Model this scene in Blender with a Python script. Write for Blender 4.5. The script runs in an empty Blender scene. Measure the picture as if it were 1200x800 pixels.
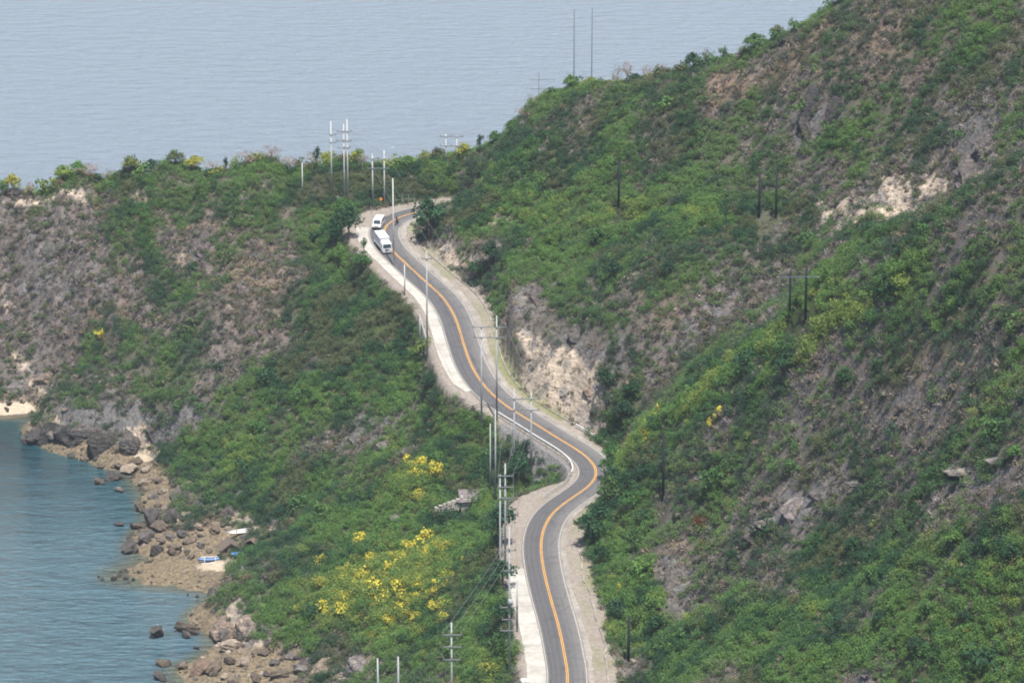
import bpy, bmesh, math, random
import numpy as np
from mathutils import Vector, Matrix

random.seed(7)
RNG = np.random.default_rng(7)
SC = bpy.context.scene
COL = SC.collection

# ---------------------------------------------------------------- camera, sky, sun, exposure
H_CAM, PITCH, F_PX = 260.0, math.radians(18.0), 4140.0
cd = bpy.data.cameras.new('camera')
cd.sensor_width = 36.0
cd.lens = 36.0 * F_PX / 1200.0
cd.clip_start, cd.clip_end = 1.0, 60000.0
cam = bpy.data.objects.new('camera', cd)
cam.location = (0, 0, H_CAM)
cam.rotation_euler = (math.pi / 2 - PITCH, 0, 0)
COL.objects.link(cam)
SC.camera = cam

SUN_EL, SUN_AZ = math.radians(69), math.radians(165)      # azimuth from +Y, clockwise: a high sun behind the camera, a little to the right
world = bpy.data.worlds.new('World')
SC.world = world
world.use_nodes = True
wn, wl = world.node_tree.nodes, world.node_tree.links
wn.clear()
sky = wn.new('ShaderNodeTexSky')
sky.sky_type = 'NISHITA'
sky.sun_disc = False
sky.sun_elevation = SUN_EL
sky.sun_rotation = SUN_AZ
sky.air_density, sky.dust_density, sky.ozone_density = 1.0, 1.2, 2.0
bg = wn.new('ShaderNodeBackground')
bg.inputs['Strength'].default_value = 0.076
wo = wn.new('ShaderNodeOutputWorld')
wl.new(sky.outputs[0], bg.inputs[0])
wl.new(bg.outputs[0], wo.inputs[0])

sd = bpy.data.lights.new('sun', 'SUN')
sd.energy, sd.angle, sd.color = 4.8, math.radians(0.6), (1.0, 0.95, 0.87)
sun = bpy.data.objects.new('sun', sd)
sdir = Vector((math.sin(SUN_AZ) * math.cos(SUN_EL), math.cos(SUN_AZ) * math.cos(SUN_EL), math.sin(SUN_EL)))
sun.rotation_euler = sdir.to_track_quat('Z', 'Y').to_euler()
sun.location = (0, 500, 400)
COL.objects.link(sun)

SC.view_settings.view_transform = 'Standard'
SC.view_settings.look = 'None'
SC.view_settings.exposure = 0.84
SC.view_settings.gamma = 1.0
SC.cycles.filter_width = 1.9                                            # a long lens through warm air is not pin sharp
SC.cycles.max_bounces = 6
SC.cycles.diffuse_bounces = 3
SC.cycles.volume_bounces = 1
SC.cycles.transparent_max_bounces = 8

# ---------------------------------------------------------------- rays through the photograph (1200 x 800)
CP, SP = math.cos(PITCH), math.sin(PITCH)

def ray(u, v):
    a, b = np.asarray(u, float) - 600.0, 400.0 - np.asarray(v, float)
    d = np.stack([a, F_PX * CP + b * SP, -F_PX * SP + b * CP], -1)
    return d / np.linalg.norm(d, axis=-1, keepdims=True)

def at_z(u, v, z):
    d = ray(u, v)
    t = (z - H_CAM) / d[..., 2]
    return np.stack([d[..., 0] * t, d[..., 1] * t, np.broadcast_to(z, t.shape)], -1)

def at_y(u, v, y):
    d = ray(u, v)
    return d * (y / d[1]) + np.array([0, 0, H_CAM])

def project(P):
    P = np.asarray(P, float)
    x, y, z = P[..., 0], P[..., 1], P[..., 2] - H_CAM
    dep = y * CP - z * SP
    return 600 + F_PX * x / dep, 400 - F_PX * (y * SP + z * CP) / dep, dep

# ---------------------------------------------------------------- noise
def _hash(ix, iy, seed):
    h = (ix.astype(np.int64) * 374761393 + iy.astype(np.int64) * 668265263 + seed * 1442695041) & 0xffffffff
    h = ((h ^ (h >> 13)) * 1274126177) & 0xffffffff
    return ((h ^ (h >> 16)) & 0xffff) / 65535.0

def vnoise(x, y, seed=0):
    x, y = np.asarray(x, float), np.asarray(y, float)
    ix, iy = np.floor(x), np.floor(y)
    fx, fy = x - ix, y - iy
    fx = fx * fx * fx * (fx * (fx * 6 - 15) + 10)
    fy = fy * fy * fy * (fy * (fy * 6 - 15) + 10)
    a, b = _hash(ix, iy, seed), _hash(ix + 1, iy, seed)
    c, d = _hash(ix, iy + 1, seed), _hash(ix + 1, iy + 1, seed)
    return (a + (b - a) * fx) * (1 - fy) + (c + (d - c) * fx) * fy      # 0..1

def fbm(x, y, scale, octaves=4, seed=0, gain=0.5):
    s, amp, tot = 0.0, 1.0, 0.0
    f = 1.0 / scale
    for k in range(octaves):
        r = 0.6 * k
        xr, yr = x * math.cos(r) - y * math.sin(r), x * math.sin(r) + y * math.cos(r)
        s = s + amp * (vnoise(xr * f + 17.3 * k, yr * f - 9.1 * k, seed + k) - 0.5)
        tot += amp
        amp *= gain
        f *= 2.03
    return s / tot * 2.0                                                # about -1..1

def sstep(a, b, x):
    t = np.clip((x - a) / (b - a), 0, 1)
    return t * t * (3 - 2 * t)

# ---------------------------------------------------------------- road centre line
ROAD_PX = [(640, 960), (655, 880), (665, 800), (662, 770), (655, 735), (645, 700), (638, 672), (634.5, 650), (634, 635), (637, 620),
           (645, 604), (660, 590), (680, 577), (694, 566), (700, 556), (698, 546), (688, 535), (672, 524), (650, 511), (625, 495),
           (600, 480), (580, 465), (566, 450), (556, 435), (549, 420), (541, 395), (533, 371), (521, 351), (508, 338), (493, 325),
           (477, 310), (464, 298), (455, 287), (450, 276), (451, 266), (462, 257), (480, 250.5), (502, 246), (530, 244)]
_ZV = [(240, 47.5), (250, 47.3), (290, 45.8), (350, 43.0), (400, 41.2), (450, 39.0), (500, 36.6), (535, 34.8), (560, 33.6), (600, 32.6),
       (650, 32.0), (720, 31.4), (800, 30.8), (900, 30.0), (1000, 29.0)]
def road_z(v):
    return np.interp(v, [a for a, _ in _ZV], [b for _, b in _ZV])
_pts = np.array([at_z(u, v, float(road_z(v))) for u, v in ROAD_PX])

def catmull(P, step):
    out = []
    Q = np.vstack([2 * P[0] - P[1], P, 2 * P[-1] - P[-2]])
    for i in range(1, len(Q) - 2):
        p0, p1, p2, p3 = Q[i - 1], Q[i], Q[i + 1], Q[i + 2]
        n = max(2, int(np.linalg.norm(p2 - p1) / step))
        for t in np.arange(n) / n:
            out.append(0.5 * (2 * p1 + (p2 - p0) * t + (2 * p0 - 5 * p1 + 4 * p2 - p3) * t * t + (3 * p1 - p0 - 3 * p2 + p3) * t ** 3))
    out.append(Q[-2])
    return np.array(out)

def resample(P, step):
    d = np.r_[0, np.cumsum(np.linalg.norm(np.diff(P, axis=0), axis=1))]
    n = int(d[-1] / step)
    s = np.linspace(0, d[-1], n + 1)
    return np.stack([np.interp(s, d, P[:, k]) for k in range(3)], -1), s

_c = catmull(_pts, 0.5)
for _ in range(10):                                                     # take the drawing wobble out
    _c[1:-1] = 0.25 * _c[:-2] + 0.5 * _c[1:-1] + 0.25 * _c[2:]
ROAD, ROAD_S = resample(_c, 0.6)
for _ in range(25):
    ROAD[1:-1] = 0.25 * ROAD[:-2] + 0.5 * ROAD[1:-1] + 0.25 * ROAD[2:]
_t = np.gradient(ROAD[:, :2], axis=0)
_t /= np.linalg.norm(_t, axis=1, keepdims=True)
ROAD_T = _t
ROAD_N = np.stack([_t[:, 1], -_t[:, 0]], -1)                            # towards the right hand side (seen from the camera)
_ru, _rv, _ = project(ROAD)
def s_of_v(v, near_u=None):
    """arc length where the road crosses image row v"""
    d = np.abs(_rv - v) + (0 if near_u is None else 0.3 * np.abs(_ru - near_u))
    return float(ROAD_S[int(np.argmin(d))])
HALF = 3.45
# widths of the level bench the road stands on, left and right
def bench(s):
    kv = lambda pairs: np.interp(s, [a for a, _ in pairs], [b for _, b in pairs])
    S = s_of_v
    left = kv([(0, 7.0), (S(670), 6.9), (S(650), 6.6), (S(630), 6.6), (S(605), 8.0), (S(590), 8.6), (S(578), 7.0), (S(566), 4.8), (S(540), 4.6), (S(470), 4.6),
               (S(455), 6.4), (S(330), 6.5), (S(290), 6.4), (S(275), 7.4), (S(262), 9.6), (S(250, 480), 7.0)])
    right = kv([(0, 8.0), (S(670), 8.0), (S(610), 7.4), (S(580), 4.9), (S(556), 4.1), (S(530), 5.0), (S(500), 7.0), (S(440), 7.0), (S(400), 7.4),
                (S(350), 8.2), (S(300), 7.5), (S(280), 7.0), (S(262), 5.5)])
    return left, right

# ---------------------------------------------------------------- terrain from surveyed control points
CZ = [  # (u, v, height above the sea)
    # shoreline and beach
    (-60, 488, 0.0), (0, 489, 0.2), (60, 490, 0.3), (30, 513, -.2), (50, 524, 0.0), (110, 545, 0.0), (150, 562, 0.0), (165, 585, 0.0), (170, 610, 0.0),
    (158, 640, 0.0), (185, 655, .3), (135, 677, 0.1), (175, 684, 0.0), (215, 690, 0.0), (250, 700, 0.0), (243, 745, 0), (250, 765, .4), (212, 783, 0.2), (235, 800, .2),
    (270, 850, 0), (330, 920, 0),
    (200, 668, 1.2), (245, 672, 1.6), (240, 655, 1.5), (280, 640, 2.6), (310, 628, 4.0), (200, 640, 1.6), (215, 600, 4.0), (185, 562, 1.5), (175, 535, 1.8), (110, 534, 1.0), (60, 518, 1.5),
    (0, 478, 1.6), (65, 478, 1.6),
    (300, 785, 1.0), (345, 772, 2.5), (310, 760, 3.0), (340, 800, 1.5),
    # left headland
    (130, 505, 6.5), (80, 495, 5.5), (170, 505, 6.5),
    (0, 455, 5.0), (0, 400, 13.0), (0, 300, 28), (0, 250, 35), (60, 460, 8), (100, 440, 13), (100, 350, 24), (110, 250, 38), (200, 480, 12), (200, 350, 27), (205, 240, 42), (205, 205, 46.5),
    (300, 560, 9), (300, 480, 17), (300, 400, 27), (320, 300, 39), (450, 213, 50.3),
    (-100, 480, 1), (-100, 350, 20), (-100, 240, 36),
    (400, 420, 32), (400, 330, 39.5), (430, 290, 43.5), (380, 250, 45.5),
    # slope between road and bay
    (262, 700, 4.5), (275, 690, 6.0), (300, 655, 9.0), (345, 618, 11), (400, 560, 17), (400, 640, 13.5), (400, 720, 11), (330, 700, 8), (470, 500, 27), (480, 440, 32.5), (530, 500, 32.5), (560, 520, 32),
    (500, 560, 26), (500, 640, 22.5), (480, 720, 18.5), (430, 790, 9.5), (380, 765, 5.5), (560, 700, 27), (560, 620, 28.5), (560, 780, 26), (500, 800, 20), (560, 900, 24), (440, 860, 9), (290, 725, 4.0),
    # right hill
    
    (650, 200, 63), (560, 230, 55), (600, 300, 52), (550, 280, 50), (575, 330, 48), (700, 200, 68), (800, 200, 73), (720, 290, 61), (900, 150, 84), (1000, 100, 97), (1100, 100, 103), (1200, 100, 110), (950, 220, 79),
    (660, 340, 54.5), (760, 360, 58.5), (850, 290, 69), (1050, 260, 84),
]
CY = [  # (u, v, distance along Y)
    (640, 400, 654), (690, 415, 644), (700, 450, 636), (625, 425, 655), (600, 385, 664), (660, 478, 641), (700, 490, 633),
    (640, 567, 622.5), (610, 557, 624), (580, 550, 628),
    (720, 520, 628), (735, 480, 629), (780, 440, 630), (850, 395, 628), (930, 345, 615), (1000, 305, 602), (1040, 238, 612), 
    (712, 560, 604), (722, 525, 610), (745, 500, 607), (800, 460, 598), (860, 420, 588), (950, 350, 566), (1070, 292, 545), (1200, 262, 520), (1070, 272, 582), (1040, 284, 580), (1100, 258, 580), (1150, 236, 570), (1200, 214, 566), (1140, 262, 530), (1260, 220, 555),
    (705, 610, 590), (712, 660, 572), (760, 620, 575), (800, 550, 577), (900, 480, 560), (1000, 400, 545), (1100, 400, 525), (1200, 400, 500), (850, 600, 560), (1000, 550, 530), (1200, 550, 476),
    (785, 640, 562), (790, 730, 543), (840, 640, 551), (830, 740, 526),
    (740, 750, 545), (725, 790, 531), (900, 700, 520), (1000, 680, 510), (1200, 680, 462), (800, 800, 508), (900, 800, 492), (1000, 800, 477), (1200, 800, 449), (720, 850, 517), (800, 900, 487), (1000, 950, 445), (1250, 950, 410),
    (1350, 400, 475), (1350, 800, 425), (1350, 150, 540),
]
CW = [  # seen from nowhere in the picture: sea bed, the far side of the ridges, ground below the frame
    (-110, 690, -5), (-100, 640, -5), (-75, 615, -2.5), (-80, 585, -5), (-70, 560, -3), (-160, 720, -6), (-100, 560, -7), (-60, 500, -4), (-30, 470, 3), (0, 450, 24), (40, 430, 50), (-120, 450, -9), (-200, 600, -9), (-220, 730, -5), (-40, 400, -4), (20, 380, 22), (90, 350, 70), (180, 350, 95),
    (180, 500, 135), (190, 620, 130), (200, 760, 70), (120, 780, 55), (60, 820, 20), (0, 840, -3), (-60, 840, -4), (-120, 840, -5), (-180, 820, -6), (80, 880, -8), (200, 900, -8), (-30, 900, -12), (-150, 900, -12), (20, 800, 35), (60, 775, 58), (-20, 805, 25), (-75, 812, 22), (-115, 818, 18), (-200, 770, 5), (120, 720, 100), (150, 700, 112),
]
_cp = [at_z(u, v, float(z)) for u, v, z in CZ] + [at_y(u, v, float(y)) for u, v, y in CY] + [np.array(p, float) for p in CW]
CREST = [(0, 226, 41), (60, 224, 42), (110, 218, 43), (205, 207, 46.5), (300, 198, 50), (400, 197, 52), (500, 193, 53), (560, 178, 56), (600, 156, 61), (622, 124, 67), (650, 114, 71.5), (700, 102, 77), (750, 95, 80.5), (800, 83, 85), (850, 72, 90), (900, 54, 95.5), (950, 27, 102), (975, 13, 105.5), (1020, -3, 110), (1080, -22, 115), (1200, -72, 126)]
for u, v, z in CREST:                                                   # the skyline, and the ground falling away behind it
    q = at_z(u, v, float(z)); r = ray(u, v)
    _cp += [q, q + r * 16 - np.array([0, 0, 2.5]), q + r * 34 - np.array([0, 0, 9.0])]
_cp += [ROAD[i] for i in range(0, len(ROAD), 22)]
_cp = np.array(_cp)
def _phi(r2):
    return 0.5 * r2 * np.log(r2 + 1e-9)
def _fit(P, lam):
    n = len(P)
    X = P[:, :2] / 100.0
    r2 = ((X[:, None] - X[None]) ** 2).sum(-1)
    A = np.zeros((n + 3, n + 3))
    A[:n, :n] = _phi(r2) + lam * np.eye(n)
    A[:n, n] = A[n, :n] = 1
    A[:n, n + 1:] = X
    A[n + 1:, :n] = X.T
    return X, np.linalg.solve(A, np.r_[P[:, 2], 0, 0, 0])
_X, _W = _fit(_cp, 0.0006)
def natural(x, y):
    sh = x.shape
    Q = np.stack([x.ravel(), y.ravel()], -1) / 100.0
    out = np.empty(len(Q))
    for i in range(0, len(Q), 20000):
        q = Q[i:i + 20000]
        r2 = ((q[:, None] - _X[None]) ** 2).sum(-1)
        out[i:i + 20000] = _phi(r2) @ _W[:-3] + _W[-3] + q @ _W[-2:]
    return out.reshape(sh)

def axis(lo, a, b, hi, fine, grow=1.25):
    mid = list(np.arange(a, b + fine * .5, fine))
    s, x, left = fine, a, []
    while x > lo:
        s = min(s * grow, 14)
        x -= s
        left.append(x)
    s, x, right = fine, mid[-1], []
    while x < hi:
        s = min(s * grow, 14)
        x += s
        right.append(x)
    return np.array(left[::-1] + mid + right)

GX = axis(-330, -122, 116, 330, 0.7)
GY = axis(330, 436, 800, 960, 0.7)
XX, YY = np.meshgrid(GX, GY)
ZN = natural(XX, YY)

# relation of every grid point to the road
RD = np.full(XX.shape, 1e3)
RI = np.zeros(XX.shape, int)
_near = (XX > ROAD[:, 0].min() - 30) & (XX < ROAD[:, 0].max() + 30) & (YY > ROAD[:, 1].min() - 20) & (YY < ROAD[:, 1].max() + 30)
_q = np.stack([XX[_near], YY[_near]], -1)
_di, _ii = np.empty(len(_q)), np.empty(len(_q), int)
for i in range(0, len(_q), 8000):
    dd = ((_q[i:i + 8000, None] - ROAD[None, :, :2]) ** 2).sum(-1)
    k = dd.argmin(1)
    _ii[i:i + 8000] = k
    _di[i:i + 8000] = np.sqrt(dd[np.arange(len(k)), k])
_sg = np.sign(((_q - ROAD[_ii, :2]) * ROAD_N[_ii]).sum(-1))
RD[_near] = _di * _sg
RI[_near] = _ii
LB, RB = bench(ROAD_S)
_lb, _rb = LB[RI], RB[RI]
over = np.where(RD < 0, -RD - _lb, RD - _rb)                            # metres beyond the bench
_sR = ROAD_S[RI]
cutzone = sstep(s_of_v(520), s_of_v(490), _sR) * (1 - sstep(s_of_v(400), s_of_v(375), _sR)) * (RD > 0)
wallzone = sstep(s_of_v(572, 690), s_of_v(560, 700), _sR) * (1 - sstep(s_of_v(500), s_of_v(480), _sR)) * (RD < 0)
reach = np.where(RD < 0, 4.6, 4.4) * (1 - 0.6 * cutzone) * (1 - 0.35 * wallzone)
WN = sstep(0, 1, over / reach)                                          # 0 on the road bench, 1 on natural ground

# erosion relief on the natural ground
land = sstep(-0.5, 5.0, ZN)
gully = np.abs(fbm(XX + 0.25 * ZN, YY, 26, 3, 5)) * 1.5
lump = fbm(XX, YY, 9, 4, 11) * 1.1 + fbm(XX, YY, 2.8, 2, 23) * 0.6
shelfy = sstep(-.3, .6, ZN) * (1 - sstep(3, 7, ZN)) * (1 - sstep(.3, .8, 0.5 + 0.5 * fbm(XX, YY, 30, 2, 37)) * .5)
ZT = ZN + shelfy * (fbm(XX, YY, 4.5, 3, 35) * .9 + fbm(XX, YY, 1.8, 1, 36) * .45) + land * ((gully - 0.5) * 2.2 + lump * 1.35) + (1 - land) * fbm(XX, YY, 6, 3, 31) * 0.25
ZR = ROAD[RI, 2]
ZT = np.where(RD < 900, (ZR - 0.10) * (1 - WN) + ZT * WN, ZT)
# ribs and buttresses on the face of the headland
_q1 = XX * .82 + YY * .35
_face = (1 - sstep(-45, -15, XX)) * sstep(690, 712, YY) * sstep(3, 8, ZN)
ZT += _face * WN * (np.abs(fbm(_q1, YY * .35, 7.5, 3, 43)) * 4.2 - 1.3 + np.abs(fbm(_q1 + 7, YY * .5, 3.1, 2, 44)) * 1.0)
# rocky relief at the cut beside the road
ZT += cutzone * WN * (1 - sstep(9, 16, over)) * fbm(XX, YY, 3.2, 3, 41) * 1.4

def height(x, y):
    x, y = np.asarray(x, float), np.asarray(y, float)
    i = np.clip(np.searchsorted(GX, x) - 1, 0, len(GX) - 2)
    j = np.clip(np.searchsorted(GY, y) - 1, 0, len(GY) - 2)
    fx = np.clip((x - GX[i]) / (GX[i + 1] - GX[i]), 0, 1)
    fy = np.clip((y - GY[j]) / (GY[j + 1] - GY[j]), 0, 1)
    return (ZT[j, i] * (1 - fx) + ZT[j, i + 1] * fx) * (1 - fy) + (ZT[j + 1, i] * (1 - fx) + ZT[j + 1, i + 1] * fx) * fy

def lookup(F, x, y):
    i = np.clip(np.searchsorted(GX, x), 0, len(GX) - 1)
    j = np.clip(np.searchsorted(GY, y), 0, len(GY) - 1)
    return F[j, i]

_TS = np.arange(420, 1150, 0.6)
def ground(u, v):
    """where the line of sight through (u, v) of the photograph meets the land (or the sea)"""
    d = ray(np.asarray(u, float), np.asarray(v, float)).reshape(-1, 3)
    out = np.empty((len(d), 3))
    for i in range(0, len(d), 1500):
        e = d[i:i + 1500]
        P = e[:, None] * _TS[None, :, None]
        z = P[..., 2] + H_CAM
        g = np.maximum(height(P[..., 0], P[..., 1]), 0.0)
        below = z <= g
        k = np.where(below.any(1), below.argmax(1), len(_TS) - 1)
        k = np.maximum(k, 1)
        r = np.arange(len(e))
        a, b = (z - g)[r, k - 1], (z - g)[r, k]
        f = np.clip(a / np.maximum(a - b, 1e-6), 0, 1)
        t = _TS[k - 1] + f * 0.6
        out[i:i + 1500] = e * t[:, None]
        out[i:i + 1500, 2] = np.maximum(height(out[i:i + 1500, 0], out[i:i + 1500, 1]), 0.0)
    return out

def visible(P, lift):
    """does a point this far above the ground show past the hills in front of it (seen from the path of the camera)?"""
    P = np.asarray(P, float) + np.array([0, 0, lift])
    ok = np.zeros(len(P), bool)
    for off in (0.0, -25.0, 25.0):
        c = np.array([off, 0, H_CAM])
        for i in range(0, len(P), 3000):
            q = P[i:i + 3000]
            f = np.linspace(0.62, 0.995, 150)
            L = c + (q[:, None] - c) * f[None, :, None]
            ok[i:i + 3000] |= (L[..., 2] >= height(L[..., 0], L[..., 1]) - 0.15).all(1)
    return ok

# ---------------------------------------------------------------- small helpers
def tag(o, label=None, cat=None, group=None, kind=None):
    if label: o['label'] = label
    if cat: o['category'] = cat
    if group: o['group'] = group
    if kind: o['kind'] = kind
    return o

def link(name, me, mat=None, parent=None):
    o = bpy.data.objects.new(name, me)
    COL.objects.link(o)
    if mat is not None:
        me.materials.append(mat)
    if parent is not None:
        o.parent = parent
    return o

def fast_mesh(name, V, F, smooth=False, face_attrs=None, point_attrs=None):
    """V (n,3), F (m,k) all faces with k corners"""
    V, F = np.asarray(V, np.float32), np.asarray(F, np.int32)
    me = bpy.data.meshes.new(name)
    m, k = F.shape
    me.vertices.add(len(V)); me.vertices.foreach_set('co', V.ravel())
    me.loops.add(m * k); me.loops.foreach_set('vertex_index', F.ravel())
    me.polygons.add(m)
    me.polygons.foreach_set('loop_start', np.arange(0, m * k, k, dtype=np.int32))
    me.polygons.foreach_set('loop_total', np.full(m, k, np.int32))
    me.polygons.foreach_set('use_smooth', np.full(m, smooth, bool))
    for nm, val in (face_attrs or {}).items():
        a = me.attributes.new(nm, 'FLOAT_VECTOR', 'FACE'); a.data.foreach_set('vector', np.asarray(val, np.float32).ravel())
    for nm, val in (point_attrs or {}).items():
        a = me.attributes.new(nm, 'FLOAT_COLOR', 'POINT'); a.data.foreach_set('color', np.asarray(val, np.float32).ravel())
    me.update(calc_edges=True)
    return me

class Nodes:
    """terse builder for node materials"""
    def __init__(s, name, rough=0.85, spec=0.3):
        s.m = bpy.data.materials.new(name); s.m.use_nodes = True
        s.t = s.m.node_tree
        s.b = s.t.nodes['Principled BSDF']
        s.b.inputs['Roughness'].default_value = rough
        s.b.inputs['Specular IOR Level'].default_value = spec
    def n(s, kind, **kw):
        nd = s.t.nodes.new(kind)
        for k, v in kw.items(): setattr(nd, k, v)
        return nd
    def l(s, a, b): s.t.links.new(a, b)
    def pos(s): return s.n('ShaderNodeNewGeometry').outputs['Position']
    def obj(s): return s.n('ShaderNodeTexCoord').outputs['Object']
    def noise(s, co, scale, detail=4, rough=0.55, stretch=None, dist=0.0):
        if stretch:
            mp = s.n('ShaderNodeMapping'); mp.inputs['Scale'].default_value = stretch; s.l(co, mp.inputs[0]); co = mp.outputs[0]
        t = s.n('ShaderNodeTexNoise'); s.l(co, t.inputs['Vector'])
        t.inputs['Scale'].default_value, t.inputs['Detail'].default_value, t.inputs['Roughness'].default_value, t.inputs['Distortion'].default_value = scale, detail, rough, dist
        return t.outputs['Fac']
    def voro(s, co, scale, feature='F1', out='Distance'):
        t = s.n('ShaderNodeTexVoronoi', feature=feature); s.l(co, t.inputs['Vector']); t.inputs['Scale'].default_value = scale
        return t.outputs[out]
    def rng(s, val, a, b, c=0.0, d=1.0):
        r = s.n('ShaderNodeMapRange'); s.l(val, r.inputs[0])
        for i, x in enumerate((a, b, c, d)): r.inputs[i + 1].default_value = x
        return r.outputs[0]
    def math(s, op, a, b=None):
        m = s.n('ShaderNodeMath', operation=op)
        for i, x in enumerate((a, b)):
            if x is None: continue
            if isinstance(x, (int, float)): m.inputs[i].default_value = x
            else: s.l(x, m.inputs[i])
        return m.outputs[0]
    def mix(s, fac, a, b):
        m = s.n('ShaderNodeMix', data_type='RGBA')
        for sock, x in ((m.inputs[0], fac), (m.inputs[6], a), (m.inputs[7], b)):
            if isinstance(x, (int, float)): sock.default_value = x
            elif isinstance(x, tuple): sock.default_value = (*x, 1)
            else: s.l(x, sock)
        return m.outputs[2]
    def attr(s, name): return s.n('ShaderNodeAttribute', attribute_name=name)
    def sep(s, c):
        q = s.n('ShaderNodeSeparateColor'); s.l(c, q.inputs[0]); return q.outputs
    def base(s, c):
        if isinstance(c, tuple): s.b.inputs['Base Color'].default_value = (*c, 1)
        else: s.l(c, s.b.inputs['Base Color'])
    def bump(s, h, strength=0.5, dist=0.1):
        b = s.n('ShaderNodeBump'); b.inputs['Strength'].default_value, b.inputs['Distance'].default_value = strength, dist
        s.l(h, b.inputs['Height']); s.l(b.outputs[0], s.b.inputs['Normal'])

def plain(name, col, rough=0.6, spec=0.4, var=0.12, scale=3.0, metallic=0.0):
    k = Nodes(name, rough, spec)
    n = k.noise(k.obj(), scale, 5, 0.65)
    dk = tuple(c * (1 - var) for c in col); lt = tuple(min(1, c * (1 + var)) for c in col)
    k.base(k.mix(k.rng(n, 0.3, 0.7), dk, lt))
    k.b.inputs['Metallic'].default_value = metallic
    return k.m

# ---------------------------------------------------------------- what covers the land, surveyed patch by patch
class Cover:
    def __init__(self): self.b = []
    def add(self, u, v, ru, rv, val, rot=0.0):
        c, s = math.cos(math.radians(rot)), math.sin(math.radians(rot))
        pts = ground([u, u + ru * c, u - ru * c, u + rv * s, u - rv * s], [v, v - ru * s, v + ru * s, v + rv * c, v - rv * c])
        P = pts[:, :2]
        dep = project(pts[:1])[2][0] / F_PX
        A, B = (P[1] - P[2]) / 2, (P[3] - P[4]) / 2
        for V_, r in ((A, ru), (B, rv)):
            L = np.linalg.norm(V_); lim = r * dep * 2.2
            if L > lim: V_ *= lim / L
        M = np.stack([A, B], -1)
        if abs(np.linalg.det(M)) < 0.3 * (ru * dep) * (rv * dep): M = np.diag([max(ru * dep, .5), max(rv * dep * 1.6, .5)])
        self.b.append((P[0], np.linalg.inv(M), val))
    def __call__(self, x, y, base=0.0, mode='add'):
        out = np.full(np.shape(x), base, float)
        for c, Mi, val in self.b:
            p = Mi[0, 0] * (x - c[0]) + Mi[0, 1] * (y - c[1])
            q = Mi[1, 0] * (x - c[0]) + Mi[1, 1] * (y - c[1])
            w = np.exp(-(p * p + q * q) ** 1.3 * 0.8)
            out = out + (val - out) * w if mode == 'set' else out + val * w
        return out

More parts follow.
